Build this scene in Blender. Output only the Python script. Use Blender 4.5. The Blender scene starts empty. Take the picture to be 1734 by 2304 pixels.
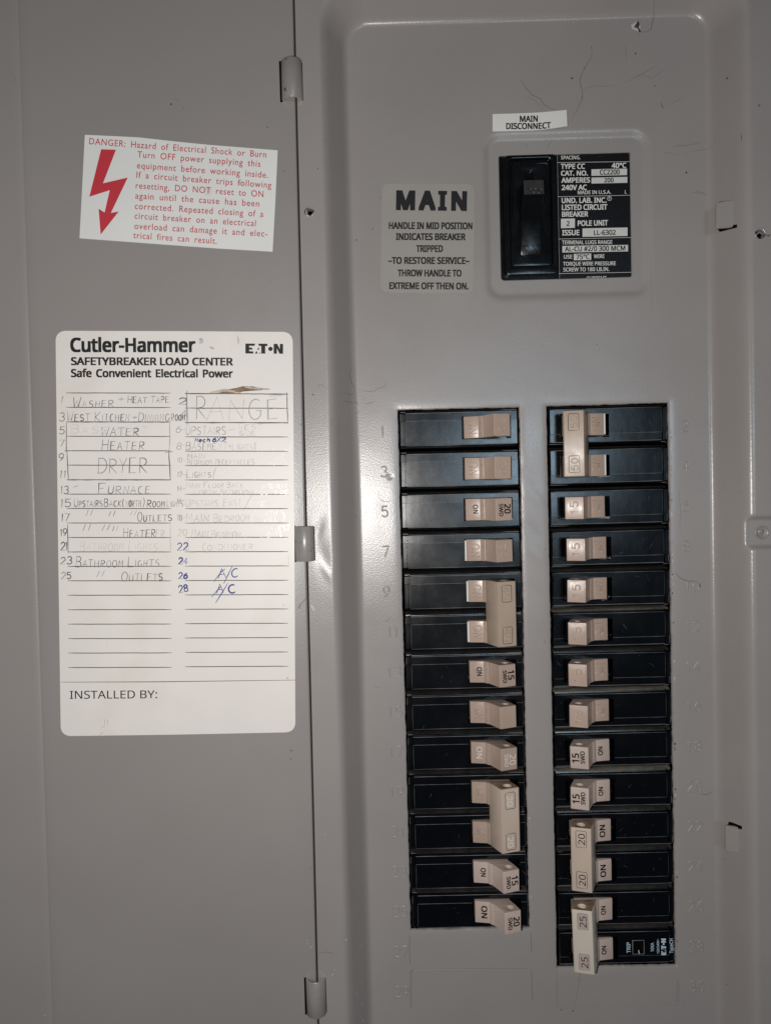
import bpy, math, random, os
import numpy as np
from mathutils import Matrix, Vector

random.seed(7)
SC = bpy.context.scene
COL = SC.collection
MM = 0.001

# ------------------------------------------------------------------ camera
IW, IH, F = 1734.0, 2304.0, 1667.0
ROLL, PITCH, YAW = 0.0254, 0.0310, -0.0100
CAM = np.array([0.0, -36.73, 347.18])          # X right, Y up, H out of the panel (mm)


def rot(roll, pitch, yaw):
    cr, sr = math.cos(roll), math.sin(roll)
    cp, sp = math.cos(pitch), math.sin(pitch)
    cy, sy = math.cos(yaw), math.sin(yaw)
    return (np.array([[cr, -sr, 0], [sr, cr, 0], [0, 0, 1]]) @
            np.array([[1, 0, 0], [0, cp, -sp], [0, sp, cp]]) @
            np.array([[cy, 0, sy], [0, 1, 0], [-sy, 0, cy]]))


RM = rot(ROLL, PITCH, YAW)
TOB = np.array([[1, 0, 0], [0, 0, -1], [0, 1, 0]])   # (X,Y,H) -> blender


def B(p):
    return (p[0] * MM, -p[2] * MM, p[1] * MM)


cam = bpy.data.cameras.new('camera')
cam.sensor_fit = 'VERTICAL'
cam.sensor_height = 36.0
cam.sensor_width = 36.0 * IW / IH
cam.lens = F / IH * 36.0
cam.clip_start = 0.01
cam.clip_end = 20.0
camo = bpy.data.objects.new('camera', cam)
COL.objects.link(camo)
mw = Matrix((TOB @ RM.T).tolist()).to_4x4()
mw.translation = Vector(B(CAM))
camo.matrix_world = mw
SC.camera = camo

# ------------------------------------------------------------------ world, lamps, exposure
w = bpy.data.worlds.new('World')
SC.world = w
w.use_nodes = True
bg = w.node_tree.nodes['Background']
bg.inputs[0].default_value = (0.62, 0.68, 0.80, 1)
bg.inputs[1].default_value = 0.04


def lamp(name, kind, loc, power, col, size, target=None, spread=None):
    l = bpy.data.lights.new(name, kind)
    l.energy = power
    l.color = col
    if kind == 'POINT':
        l.shadow_soft_size = size
    else:
        l.shape = 'DISK'
        l.size = size
    o = bpy.data.objects.new(name, l)
    COL.objects.link(o)
    o.location = B(loc)
    if target is not None:
        d = Vector(B(target)) - Vector(B(loc))
        o.rotation_euler = d.to_track_quat('-Z', 'Y').to_euler()
    return o


# the phone's flash just beside its lens, and the cool room lamp behind the photographer
lamp('phone_flash', 'POINT', (-34, -54, 350), 4.05, (1.0, 0.955, 0.915), 0.0035)
lamp('room_lamp', 'AREA', (330, 40, 1500), 2.6, (0.60, 0.82, 1.0), 0.30, (60, -40, 0))

SC.view_settings.view_transform = 'Standard'
SC.view_settings.look = 'None'
SC.view_settings.exposure = 0.0
SC.view_settings.gamma = 1.0
SC.view_settings.use_curve_mapping = False
SC.render.engine = 'CYCLES'
SC.cycles.max_bounces = 6
SC.cycles.use_denoising = True


# ------------------------------------------------------------------ projection onto planes of the place
class Plane:
    def __init__(s, o, n):
        s.o = np.array(o, float)
        n = np.array(n, float)
        s.n = n / np.linalg.norm(n)

    def at(s, u, v, lift=0.0):
        d = RM.T @ np.array([(u - IW / 2) / F, (IH / 2 - v) / F, -1.0])
        t = s.n @ (s.o + s.n * lift - CAM) / (s.n @ d)
        return CAM + t * d


def flat(h):
    return Plane((0, 0, h), (0, 0, 1))


FIELD = flat(0)
FRAME = flat(16)
DT = 0.05
GAPX = -38.4
DOOR = Plane((GAPX, 0, 16), (DT, 0, 1))


def P(u, v, h=0.0):
    q = flat(h).at(u, v)
    return q[0], q[1]


# ------------------------------------------------------------------ materials
MATS = {}


def nodes(m):
    m.use_nodes = True
    nt = m.node_tree
    return nt, nt.nodes['Principled BSDF']


def mk(name, col, rough=0.5, spec=0.5, var=0.0, vscale=40, bump=0.0, bscale=1500, rvar=0.0, rscale=60,
       metal=0.0, coat=0.0, stretch=None, dirt=None, rnd=0.0):
    m = bpy.data.materials.new(name)
    nt, b = nodes(m)
    b.inputs['Base Color'].default_value = (*col, 1)
    b.inputs['Roughness'].default_value = rough
    b.inputs['Specular IOR Level'].default_value = spec
    b.inputs['Metallic'].default_value = metal
    if coat:
        b.inputs['Coat Weight'].default_value = coat
        b.inputs['Coat Roughness'].default_value = 0.12
    tc = nt.nodes.new('ShaderNodeTexCoord')
    vec = tc.outputs['Object']
    if stretch:
        mp = nt.nodes.new('ShaderNodeMapping')
        mp.inputs['Scale'].default_value = stretch
        nt.links.new(vec, mp.inputs[0])
        vec2 = mp.outputs[0]
    else:
        vec2 = vec

    def noise(scale, detail=4, v=vec):
        n = nt.nodes.new('ShaderNodeTexNoise')
        n.inputs['Scale'].default_value = scale
        n.inputs['Detail'].default_value = detail
        nt.links.new(v, n.inputs['Vector'])
        return n
    colout = None
    if var:
        n = noise(vscale)
        r = nt.nodes.new('ShaderNodeValToRGB')
        r.color_ramp.elements[0].position = 0.3
        r.color_ramp.elements[1].position = 0.7
        r.color_ramp.elements[0].color = (*[c * (1 - var) for c in col], 1)
        r.color_ramp.elements[1].color = (*[min(1, c * (1 + var)) for c in col], 1)
        nt.links.new(n.outputs[0], r.inputs[0])
        colout = r.outputs[0]
        nt.links.new(colout, b.inputs['Base Color'])
    if dirt:
        n = noise(dirt[1], 6)
        r = nt.nodes.new('ShaderNodeValToRGB')
        r.color_ramp.elements[0].position = dirt[2]
        r.color_ramp.elements[1].position = dirt[3]
        nt.links.new(n.outputs[0], r.inputs[0])
        mx = nt.nodes.new('ShaderNodeMix')
        mx.data_type = 'RGBA'
        nt.links.new(r.outputs[0], mx.inputs[0])
        if colout:
            nt.links.new(colout, mx.inputs[6])
        else:
            mx.inputs[6].default_value = (*col, 1)
        mx.inputs[7].default_value = (*dirt[0], 1)
        nt.links.new(mx.outputs[2], b.inputs['Base Color'])
    if rnd and b.inputs['Base Color'].links:
        src = b.inputs['Base Color'].links[0].from_socket
        oi = nt.nodes.new('ShaderNodeObjectInfo')
        mr = nt.nodes.new('ShaderNodeMapRange')
        mr.inputs[3].default_value = 1 - rnd
        mr.inputs[4].default_value = 1 + rnd
        hs = nt.nodes.new('ShaderNodeHueSaturation')
        nt.links.new(oi.outputs['Random'], mr.inputs[0])
        nt.links.new(mr.outputs[0], hs.inputs['Value'])
        nt.links.new(src, hs.inputs['Color'])
        nt.links.new(hs.outputs[0], b.inputs['Base Color'])
    if rvar:
        n = noise(rscale, 5, vec2)
        mr = nt.nodes.new('ShaderNodeMapRange')
        mr.inputs[1].default_value = 0.3
        mr.inputs[2].default_value = 0.7
        mr.inputs[3].default_value = rough - rvar
        mr.inputs[4].default_value = rough + rvar
        nt.links.new(n.outputs[0], mr.inputs[0])
        nt.links.new(mr.outputs[0], b.inputs['Roughness'])
    if bump:
        n = noise(bscale, 2, vec2)
        bp = nt.nodes.new('ShaderNodeBump')
        bp.inputs['Strength'].default_value = 1.0
        bp.inputs['Distance'].default_value = bump * MM
        nt.links.new(n.outputs[0], bp.inputs['Height'])
        nt.links.new(bp.outputs[0], b.inputs['Normal'])
    MATS[name] = m
    return m


M_PAINT = mk('grey_enamel', (0.284, 0.263, 0.252), 0.28, 0.5, var=0.04, vscale=18, bump=0.05, bscale=1500, rvar=0.05, rscale=25)
M_DOOR = mk('grey_enamel_door', (0.262, 0.242, 0.230), 0.33, 0.5, var=0.03, vscale=15, bump=0.045, bscale=1500, rvar=0.05, rscale=25)
M_HINGE = mk('grey_enamel_hinge', (0.25, 0.235, 0.22), 0.30, 0.5, var=0.06, vscale=150, bump=0.006, bscale=600, dirt=((0.03, 0.028, 0.025), 420, 0.66, 0.72))
M_INSIDE = mk('enclosure_dark', (0.02, 0.02, 0.02), 0.8, 0.2)
M_BLACK = mk('black_phenolic', (0.0012, 0.0018, 0.0030), 0.20, 0.5, bump=0.03, bscale=160, rvar=0.03, rscale=90,
             dirt=((0.003, 0.0032, 0.0035), 90, 0.55, 0.80))
M_EDGE = mk('worn_highlit_edge', (0.15, 0.15, 0.148), 0.45, 0.45, var=0.6, vscale=90)  # pale for edge wear and for edge highlights put into the colour
M_SCUFF = mk('scuffed_phenolic', (0.035, 0.035, 0.036), 0.5, 0.4, var=0.5, vscale=300)
M_DUST = mk('dusty_phenolic', (0.028, 0.025, 0.022), 0.7, 0.2, var=0.5, vscale=180)
M_DUSTY = mk('thick_dust_phenolic', (0.13, 0.115, 0.092), 0.85, 0.2, var=0.4, vscale=180)
M_BLACK2 = mk('black_gloss', (0.0022, 0.0026, 0.0032), 0.22, 0.5, bump=0.004, bscale=300, rvar=0.04, rscale=150)
M_TOGGLE = mk('toggle_phenolic', (0.0025, 0.003, 0.0035), 0.26, 0.5, bump=0.004, bscale=700, rvar=0.06, rscale=300)
M_TOGGLEW = mk('worn_toggle_face', (0.034, 0.033, 0.032), 0.42, 0.5, var=0.2, vscale=300)
M_TAN = mk('tan_plastic', (0.40, 0.30, 0.245), 0.34, 0.5, var=0.06, vscale=120, bump=0.008, bscale=800, rvar=0.08, rscale=300, rnd=0.06, dirt=((0.25, 0.175, 0.135), 260, 0.60, 0.85))
M_TAN2 = mk('tan_plastic_pale', (0.47, 0.375, 0.325), 0.40, 0.5, var=0.05, vscale=120, bump=0.008, bscale=800, rvar=0.06, rscale=300, rnd=0.05, dirt=((0.32, 0.24, 0.19), 260, 0.62, 0.88))
M_TIE = mk('beige_tie_plastic', (0.385, 0.302, 0.238), 0.4, 0.5, var=0.05, vscale=150, bump=0.01, bscale=600, rvar=0.06, rscale=200)
M_TIEW = mk('cream_tie_plastic', (0.56, 0.50, 0.42), 0.42, 0.5, var=0.04, vscale=150, bump=0.01, bscale=600)
M_TIEP = mk('pale_tie_plastic', (0.50, 0.40, 0.33), 0.42, 0.5, var=0.04, vscale=150, bump=0.01, bscale=600)
M_TIEDIRT = mk('grimy_tie_plastic', (0.26, 0.185, 0.125), 0.6, 0.3, var=0.35, vscale=260)
M_PATCH = mk('pinkish_patch', (0.43, 0.34, 0.31), 0.5, 0.4)
M_INKB = mk('black_ink', (0.012, 0.012, 0.013), 0.55, 0.3)
M_INKT = mk('worn_black_ink', (0.014, 0.012, 0.011), 0.55, 0.3)
M_INKW = mk('white_ink', (0.62, 0.61, 0.58), 0.6, 0.3)
M_INKWT = mk('worn_white_ink', (0.60, 0.545, 0.50), 0.6, 0.3)
M_INKBL = mk('pale_blue_ink', (0.45, 0.58, 0.68), 0.6, 0.3)
M_RED = mk('red_ink', (0.50, 0.035, 0.05), 0.5, 0.4)
M_REDT = mk('red_text_ink', (0.48, 0.055, 0.06), 0.5, 0.4)
M_PEN = mk('blue_pen', (0.02, 0.035, 0.22), 0.5, 0.4)
M_PENCIL = mk('pencil', (0.135, 0.13, 0.125), 0.5, 0.5, var=0.35, vscale=900)
M_PENCILF = mk('faint_pencil', (0.34, 0.33, 0.315), 0.5, 0.5, var=0.25, vscale=900)
M_PENCILR = mk('rubbed_pencil', (0.46, 0.45, 0.43), 0.35, 0.6, var=0.2, vscale=900)
M_ERASED = mk('erased_pencil', (0.575, 0.54, 0.505), 0.42, 0.4)
M_WAX = mk('pressed_writing', (0.80, 0.78, 0.74), 0.22, 0.7)
M_RULE = mk('printed_rule', (0.07, 0.06, 0.05), 0.6, 0.3, var=0.3, vscale=200)
M_PAPER = mk('card_paper', (0.715, 0.68, 0.64), 0.42, 0.4, var=0.03, vscale=25, bump=0.006, bscale=900,
             dirt=((0.60, 0.55, 0.48), 22, 0.55, 0.85))
M_STICK = mk('white_sticker', (0.69, 0.69, 0.67), 0.45, 0.4, var=0.025, vscale=40, dirt=((0.5, 0.5, 0.46), 120, 0.66, 0.8))
M_STRIP = mk('label_strip', (0.68, 0.67, 0.63), 0.5, 0.4, var=0.03, vscale=60)
M_FILM = mk('grey_film', (0.32, 0.302, 0.278), 0.26, 0.5, var=0.03, vscale=60)
M_LABELW = mk('worn_white_box', (0.56, 0.555, 0.53), 0.5, 0.4, var=0.06, vscale=250)
M_LABELB = mk('black_label', (0.006, 0.006, 0.007), 0.32, 0.35, bump=0.008, bscale=400, dirt=((0.03, 0.03, 0.03), 700, 0.6, 0.8))
M_SCRATCH = mk('scratch_dark', (0.05, 0.043, 0.04), 0.7, 0.2)
M_SCRATCHF = mk('scratch_faint', (0.13, 0.115, 0.105), 0.7, 0.2)
M_CHIP = mk('bare_chip', (0.48, 0.46, 0.43), 0.45, 0.5)
M_STAIN = mk('brown_stain', (0.22, 0.15, 0.10), 0.7, 0.2, var=0.4, vscale=300)
M_STAINF = mk('pale_stain', (0.46, 0.40, 0.33), 0.7, 0.2, var=0.2, vscale=300)
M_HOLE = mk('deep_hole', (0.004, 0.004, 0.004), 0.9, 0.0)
M_BURR = mk('bare_burr', (0.42, 0.41, 0.40), 0.32, 0.5, metal=0.6)

# ------------------------------------------------------------------ mesh helpers
ORIG = {}


class MB:
    def __init__(s):
        s.v, s.f, s.m = [], [], []

    def add(s, verts, faces, mi=0):
        o = len(s.v)
        s.v += [tuple(float(c) for c in p) for p in verts]
        s.f += [tuple(i + o for i in f) for f in faces]
        s.m += [mi] * len(faces)

    def build(s, name, mats, parent=None, loc=None, smooth=None):
        if parent is not None:
            org = ORIG[parent.name]
        elif loc is not None:
            org = np.array(loc, float)
        else:
            a = np.array(s.v)
            org = np.array([(a[:, 0].min() + a[:, 0].max()) / 2, (a[:, 1].min() + a[:, 1].max()) / 2, a[:, 2].min()])
        vs = [B((p[0] - org[0], p[1] - org[1], p[2] - org[2])) for p in s.v]
        me = bpy.data.meshes.new(name)
        me.from_pydata(vs, [], s.f)
        if not isinstance(mats, (list, tuple)):
            mats = [mats]
        for mm in mats:
            me.materials.append(mm)
        me.polygons.foreach_set('material_index', s.m)
        if smooth is not None:
            me.polygons.foreach_set('use_smooth', [True] * len(s.f))
            if smooth < 179:
                me.set_sharp_from_angle(angle=math.radians(smooth))
        me.update()
        o = bpy.data.objects.new(name, me)
        COL.objects.link(o)
        if parent is not None:
            o.parent = parent
        else:
            o.location = B(org)
        ORIG[o.name] = org
        return o


def empty(name, loc, label, cat, group=None, flip=False):
    o = bpy.data.objects.new(name, None)
    COL.objects.link(o)
    o.empty_display_size = 0.01
    o.location = B(loc)
    if flip:
        o.rotation_euler = (0, math.pi, 0)
    ORIG[o.name] = np.array(loc, float)
    tag(o, label, cat, group)
    return o


def tag(o, label, cat, group=None):
    o['label'] = label
    o['category'] = cat
    if group:
        o['group'] = group


def unit(a):
    n = np.linalg.norm(a)
    return a / n if n > 1e-12 else a


def tube(mb, pts, wid, hgt, normal=(0, 0, 1), mi=0, taper=False, prof=5, flat_top=False):
    """half-round bead following pts, standing hgt above the surface"""
    pts = [np.array(p, float) for p in pts]
    q = [pts[0]]
    for p in pts[1:]:
        if np.linalg.norm(p - q[-1]) > 1e-4:
            q.append(p)
    if len(q) < 2:
        return
    n = np.array(normal, float)
    rings = []
    N = len(q)
    for i, p in enumerate(q):
        a = q[max(0, i - 1)]
        b = q[min(N - 1, i + 1)]
        t = unit(b - a)
        s = unit(np.cross(t, n))
        k = 1.0
        if i in (0, N - 1):
            k = 0.55
            p = p + t * (wid * 0.3 * (-1 if i == 0 else 1))
        if taper:
            k *= 0.35 + 0.65 * math.sin(math.pi * (i + 0.5) / N)
        if 0 < i < N - 1:
            c = abs(unit(q[i] - a) @ unit(b - q[i]))
            k *= min(1.5, 1 / max(0.5, math.sqrt((1 + c) / 2)))
        ring = []
        for j in range(prof):
            an = math.pi * j / (prof - 1)
            if flat_top:
                ca, sa = ((1, 0), (0.62, 1), (-0.62, 1), (-1, 0))[j]
                ring.append(p + s * (ca * wid / 2 * k) + n * (sa * hgt - 0.02))
                continue
            ring.append(p + s * (math.cos(an) * wid / 2 * k) + n * (math.sin(an) * hgt * min(k, 1) - hgt * 0.15))
        rings.append(ring)
    vs = [p for r in rings for p in r]
    fs = []
    for i in range(N - 1):
        for j in range(prof - 1):
            a = i * prof + j
            fs.append((a, a + prof, a + prof + 1, a + 1))
    fs.append(tuple(range(prof)))
    fs.append(tuple((N - 1) * prof + j for j in reversed(range(prof))))
    mb.add(vs, fs, mi)


def prism(mb, poly, base, n, thick, mi=0, bev=0.0):
    """slab: poly (3D points in order, counter-clockwise seen from n) raised by thick along n"""
    n = np.array(n, float)
    poly = [np.array(p, float) for p in poly]
    c = sum(poly) / len(poly)
    k = len(poly)
    lo = [p + n * base for p in poly]
    if bev > 0:
        mid = [p + n * (base + thick - bev) for p in poly]
        top = []
        for p in poly:
            d = p - c
            L = np.linalg.norm(d)
            top.append(c + d * (1 - bev / max(L, bev * 2)) + n * (base + thick))
        vs = lo + mid + top
        fs = [(i, (i + 1) % k, k + (i + 1) % k, k + i) for i in range(k)]
        fs += [(k + i, k + (i + 1) % k, 2 * k + (i + 1) % k, 2 * k + i) for i in range(k)]
        fs.append(tuple(2 * k + i for i in range(k)))
    else:
        vs = lo + [p + n * (base + thick) for p in poly]
        fs = [(i, (i + 1) % k, k + (i + 1) % k, k + i) for i in range(k)]
        fs.append(tuple(k + i for i in range(k)))
    mb.add(vs, fs, mi)


def round_poly(pts, r, seg=6):
    out = []
    n = len(pts)
    pts = [np.array(p, float) for p in pts]
    for i in range(n):
        a, b, c = pts[i - 1], pts[i], pts[(i + 1) % n]
        u, v = unit(a - b), unit(c - b)
        rr = min(r, 0.45 * np.linalg.norm(a - b), 0.45 * np.linalg.norm(c - b))
        p0, p1 = b + u * rr, b + v * rr
        for k in range(seg + 1):
            t = k / seg
            out.append((1 - t) ** 2 * p0 + 2 * t * (1 - t) * (b * 0.85 + (p0 + p1) / 2 * 0.15) + t * t * p1)
    return out


def ccw(poly, n):
    poly = [np.array(p, float) for p in poly]
    a = np.zeros(3)
    for i in range(len(poly)):
        a += np.cross(poly[i - 1], poly[i])
    return poly if a @ np.array(n) > 0 else poly[::-1]


# ------------------------------------------------------------------ printed lettering
FONTS = {'b': None}
for key_, fn_ in (('n', 'NotoSansHebrew-Regular.woff2'),):
    try:
        FONTS[key_] = bpy.data.fonts.load(os.path.join(bpy.utils.system_resource('DATAFILES'), 'fonts', fn_))
    except Exception:
        FONTS[key_] = None
TCACHE = {}


def glyphs(s, weight=0.0, font='n', cspace=1.0, wspace=1.0, res=4):
    """filled outlines; weight thickens the strokes by laying shifted copies over each other"""
    k = (s, weight, font, cspace, wspace)
    if k in TCACHE:
        return TCACHE[k]
    c = bpy.data.curves.new('txt', 'FONT')
    c.body = s
    c.size = 1
    c.resolution_u = res
    c.space_character = cspace
    c.space_word = wspace
    if FONTS.get(font):
        c.font = FONTS[font]
    o = bpy.data.objects.new('txt', c)
    me = bpy.data.meshes.new_from_object(o)
    v = np.array([tuple(x.co) for x in me.vertices])
    f = [tuple(p.vertices) for p in me.polygons]
    bpy.data.objects.remove(o)
    bpy.data.curves.remove(c)
    bpy.data.meshes.remove(me)
    cap = glyphs('H', 0.0, font)[2] if s != 'H' else v[:, 1].max()
    v[:, 2] = 0
    if weight > 0:
        ring = [(-1, -1), (1, -1), (1, 1), (-1, 1)] + ([(1, 0), (-1, 0), (0, 1), (0, -1)] if weight > 0.02 else [])
        n = len(ring)
        vs, fs = [], []
        for q in range(n):
            ax, ay = ring[q]
            fs += [tuple(i + len(v) * q for i in p) for p in f]
            vs.append(v + np.array([weight * ax, weight * ay * 0.7, 0.0015 * q]))
        v, f = np.concatenate(vs), fs
    TCACHE[k] = (v, f, cap)
    return TCACHE[k]


def put_text3(mb, s, p0, p1, n, caph, weight=0.0, mi=0, **kw):
    """text with its ink running from p0 to p1 (3D baseline points)"""
    v, f, cap = glyphs(s, weight, **kw)
    x0, x1 = v[:, 0].min(), v[:, 0].max()
    e = unit(p1 - p0)
    up = np.cross(np.array(n, float), e)
    L = np.linalg.norm(p1 - p0)
    if x1 - x0 < 1e-6:
        return
    k = L / (x1 - x0)
    nn = np.array(n, float)
    vs = [p0 + e * ((x - x0) * k) + up * (y / cap * caph) + nn * z for x, y, z in v]
    mb.add(vs, f, mi)


def put_text(mb, s, a, b, cap_px, plane, lift, weight=0.0, mi=0, **kw):
    p0, p1 = plane.at(*a, lift), plane.at(*b, lift)
    L = np.linalg.norm(p1 - p0) / math.hypot(b[0] - a[0], b[1] - a[1])
    put_text3(mb, s, p0, p1, plane.n, cap_px * L, weight, mi, **kw)


# ------------------------------------------------------------------ stroke alphabet (stamped, moulded and handwritten)
def arc(cx, cy, rx, ry, a0, a1, n=10):
    return [(cx + rx * math.cos(math.radians(a0 + (a1 - a0) * i / n)),
             cy + ry * math.sin(math.radians(a0 + (a1 - a0) * i / n))) for i in range(n + 1)]


S = {
    '0': [arc(2, 3, 1.8, 3, 90, 450, 18)],
    '1': [[(0.8, 4.8), (2, 6), (2, 0)]],
    '2': [arc(2, 4.3, 1.8, 1.7, 165, -30, 10) + [(0.1, 0), (3.9, 0)]],
    '3': [arc(1.9, 4.5, 1.6, 1.5, 150, -85, 9) + arc(1.9, 1.6, 1.9, 1.6, 88, -155, 10)],
    '4': [[(2.9, 0), (2.9, 6), (0, 1.8), (4, 1.8)]],
    '5': [[(3.6, 6), (0.6, 6), (0.4, 3.3)] + arc(1.9, 1.95, 1.9, 1.9, 125, -150, 11)],
    '6': [[(3.2, 6), (1.6, 4.9), (0.4, 3)] + arc(2, 1.9, 1.8, 1.9, 165, 525, 16)],
    '7': [[(0.1, 6), (3.9, 6), (1.5, 0)]],
    '8': [arc(2, 4.6, 1.5, 1.4, -90, 270, 14), arc(2, 1.6, 1.8, 1.6, 90, 450, 14)],
    '9': [arc(2, 4.1, 1.8, 1.9, -15, 345, 16) + [(3.4, 2.6), (2.2, 1), (0.9, 0)]],
    'A': [[(0, 0), (2, 6), (4, 0)], [(0.8, 2.2), (3.2, 2.2)]],
    'B': [[(0.3, 0), (0.3, 6)], [(0.3, 6)] + arc(1.8, 4.6, 1.6, 1.4, 85, -85, 7) + [(0.3, 3.2)], [(0.6, 3.2)] + arc(1.9, 1.6, 2, 1.6, 85, -85, 7) + [(0.3, 0)]],
    'C': [arc(2.2, 3, 2, 3, 55, 305, 11)],
    'D': [[(0.3, 0), (0.3, 6)], [(0, 6)] + arc(1.4, 3, 2.6, 3, 80, -80, 10) + [(0, 0)]],
    'E': [[(3.6, 6), (0.3, 6), (0.3, 0), (3.8, 0)], [(0.3, 3.1), (3, 3.1)]],
    'F': [[(3.8, 6), (0.3, 6), (0.3, 0)], [(0.3, 3.1), (2.8, 3.1)]],
    'G': [arc(2.2, 3, 2, 3, 55, 320, 11) + [(3.9, 2.6), (2.4, 2.6)]],
    'H': [[(0.3, 0), (0.3, 6)], [(3.7, 0), (3.7, 6)], [(0.3, 3.1), (3.7, 3.1)]],
    'I': [[(2, 0), (2, 6)]],
    'K': [[(0.3, 0), (0.3, 6)], [(3.7, 6), (0.4, 2.6), (3.9, 0)]],
    'L': [[(0.4, 6), (0.4, 0), (3.7, 0)]],
    'M': [[(0, 0), (0.5, 6), (2, 2), (3.5, 6), (4, 0)]],
    'N': [[(0.3, 0), (0.3, 6), (3.7, 0), (3.7, 6)]],
    'O': [arc(2, 3, 2, 3, 100, 470, 16)],
    'P': [[(0.3, 0), (0.3, 6)], [(0.1, 6)] + arc(1.8, 4.4, 1.9, 1.6, 85, -85, 7) + [(0.3, 2.8)]],
    'R': [[(0.3, 0), (0.3, 6)], [(0.1, 6)] + arc(1.8, 4.5, 1.8, 1.5, 85, -85, 7) + [(0.5, 3), (3.9, 0)]],
    'S': [arc(2, 4.5, 1.7, 1.5, 40, 250, 8) + arc(2, 1.5, 1.8, 1.5, 80, -140, 8)],
    'T': [[(0, 6), (4, 6)], [(2, 6), (2, 0)]],
    'U': [[(0.3, 6), (0.3, 2)] + arc(2, 1.8, 1.7, 1.8, 180, 360, 8) + [(3.7, 6)]],
    'V': [[(0.2, 6), (2, 0), (3.8, 6)]],
    'W': [[(0, 6), (1, 0), (2, 4), (3, 0), (4, 6)]],
    'X': [[(0, 0), (4, 6)], [(0, 6), (4, 0)]],
    'Y': [[(0, 6), (2, 3)], [(4, 6), (2, 3), (1.6, 0)]],
    '+': [[(2, 1.2), (2, 4.8)], [(0.4, 3), (3.6, 3)]],
    '-': [[(0.4, 2.9), (3.6, 2.9)]],
    '/': [[(0.2, -1.5), (3.8, 7)]],
    '"': [[(1.2, 6), (1.0, 2)], [(2.8, 6), (2.6, 2)]],
    '(': [arc(4, 3, 2.6, 4, 120, 240, 6)],
    ')': [arc(0, 3, 2.6, 4, 60, -60, 6)],
    'a': [arc(2, 1.8, 1.6, 1.8, 60, 360, 10) + [(3.6, 3.4), (3.8, 0)]],
    'c': [arc(2, 1.8, 1.6, 1.8, 50, 310, 8)],
    'e': [[(0.5, 1.9), (3.5, 2.1)] + arc(2, 1.8, 1.6, 1.8, 10, 320, 9)],
    'h': [[(0.4, 6), (0.4, 0)], [(0.4, 2)] + arc(2, 2, 1.6, 1.6, 160, 0, 6) + [(3.6, 0)]],
}


def strokes(s, jit=0.0, slant=0.0, small=0.0):
    """(width in units, list of polylines) for a line of text; small: share of height for following letters of a word"""
    x = 0.0
    out = []
    first = True
    for ch in s:
        if ch == ' ':
            x += 2.6
            first = True
            continue
        k = 1.0
        if small and not first and ch.isalpha():
            k = small
        g = S.get(ch)
        if g is None:
            x += 3
            continue
        wsc = k * (1 + random.uniform(-jit, jit)) * (0.5 if ch in 'I"1' and jit else 1)
        hs = k * (1 + random.uniform(-jit, jit) * 0.7)
        dy = random.uniform(-jit, jit) * 0.8
        sl = slant + random.uniform(-jit, jit) * 0.3
        off = -1.0 if (ch in 'I"1' and jit) else 0
        for line in g:
            pl = []
            for (px, py) in line:
                yy = py * hs + dy
                pl.append((x + (px + off) * wsc + sl * yy + random.uniform(-jit, jit) * 0.35,
                           yy + random.uniform(-jit, jit) * 0.35))
            out.append(pl)
        x += (2.0 if ch in 'I"1' and jit else 4) * wsc + (1.5 if not jit else 1.2)
        first = False
    return x - 1.4, out


def densify(pl, step):
    o = [pl[0]]
    for a, b in zip(pl, pl[1:]):
        k = max(1, int(np.linalg.norm(np.array(b) - np.array(a)) / step))
        for i in range(1, k + 1):
            o.append(tuple(np.array(a) + (np.array(b) - np.array(a)) * i / k))
    return o


def put_strokes3(mb, s, p0, p1, n, caph, wid, hgt, mi=0, jit=0.0, slant=0.0, small=0.0, prof=5):
    W_, pls = strokes(s, jit, slant, small)
    e = unit(p1 - p0)
    n = np.array(n, float)
    up = np.cross(n, e)
    k = np.linalg.norm(p1 - p0) / max(W_, 1e-6)
    for pl in pls:
        wk = random.uniform(0.7, 1.4) if jit else 1.0
        tube(mb, [p0 + e * (x * k) + up * (y / 6 * caph) for x, y in pl], wid * wk, hgt, n, mi, prof=prof, taper=bool(jit) and len(s) > 3 and random.random() < 0.3)


def hand(mb, s, a, b, cap_px, plane, mi=0, wid=0.33, jit=0.09, slant=0.06, small=0.0, lift=0.32):
    p0, p1 = plane.at(*a, lift), plane.at(*b, lift)
    L = np.linalg.norm(p1 - p0) / math.hypot(b[0] - a[0], b[1] - a[1])
    put_strokes3(mb, s, p0, p1, plane.n, cap_px * L, wid, wid * 0.16, mi, jit, slant, small, prof=4)


def line_px(mb, pts, plane, lift, wid, mi=0, hgt=None, taper=False, wob=0.0):
    q = [plane.at(u, v, lift) for u, v in pts]
    if wob:
        q = densify(q, 3.0)
        q = [np.array(p) + np.array([random.uniform(-wob, wob), random.uniform(-wob, wob), 0]) for p in q]
    tube(mb, q, wid, hgt if hgt is not None else wid * 0.12, plane.n, mi, taper=taper, prof=4)


# ------------------------------------------------------------------ the drawn steel trim
PX0, PX1, PY0, PY1 = GAPX, 192.0, -330.0, 215.0
RCX, RCY, RHX, RHY = 66.5, -71.0, 94.5, 259.5      # recess: outer lip
LOX0, LOX1 = 3.1, 60.4                            # left breaker opening
ROX0, ROX1 = 72.4, 129.7
PITCH_MM = 19.05
LOY0, LOY1 = 0.3, -13 * PITCH_MM - 0.2
ROY0, ROY1 = 0.4, -14 * PITCH_MM - 0.9
MX0, MX1, MY0, MY1 = 52.75, 114.0, 58.6, 116.5     # main breaker window


def sdf(x, y, cx, cy, hx, hy, r):
    qx = np.abs(x - cx) - (hx - r)
    qy = np.abs(y - cy) - (hy - r)
    return r - (np.sqrt(np.maximum(qx, 0) ** 2 + np.maximum(qy, 0) ** 2) + np.minimum(np.maximum(qx, qy), 0))


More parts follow.
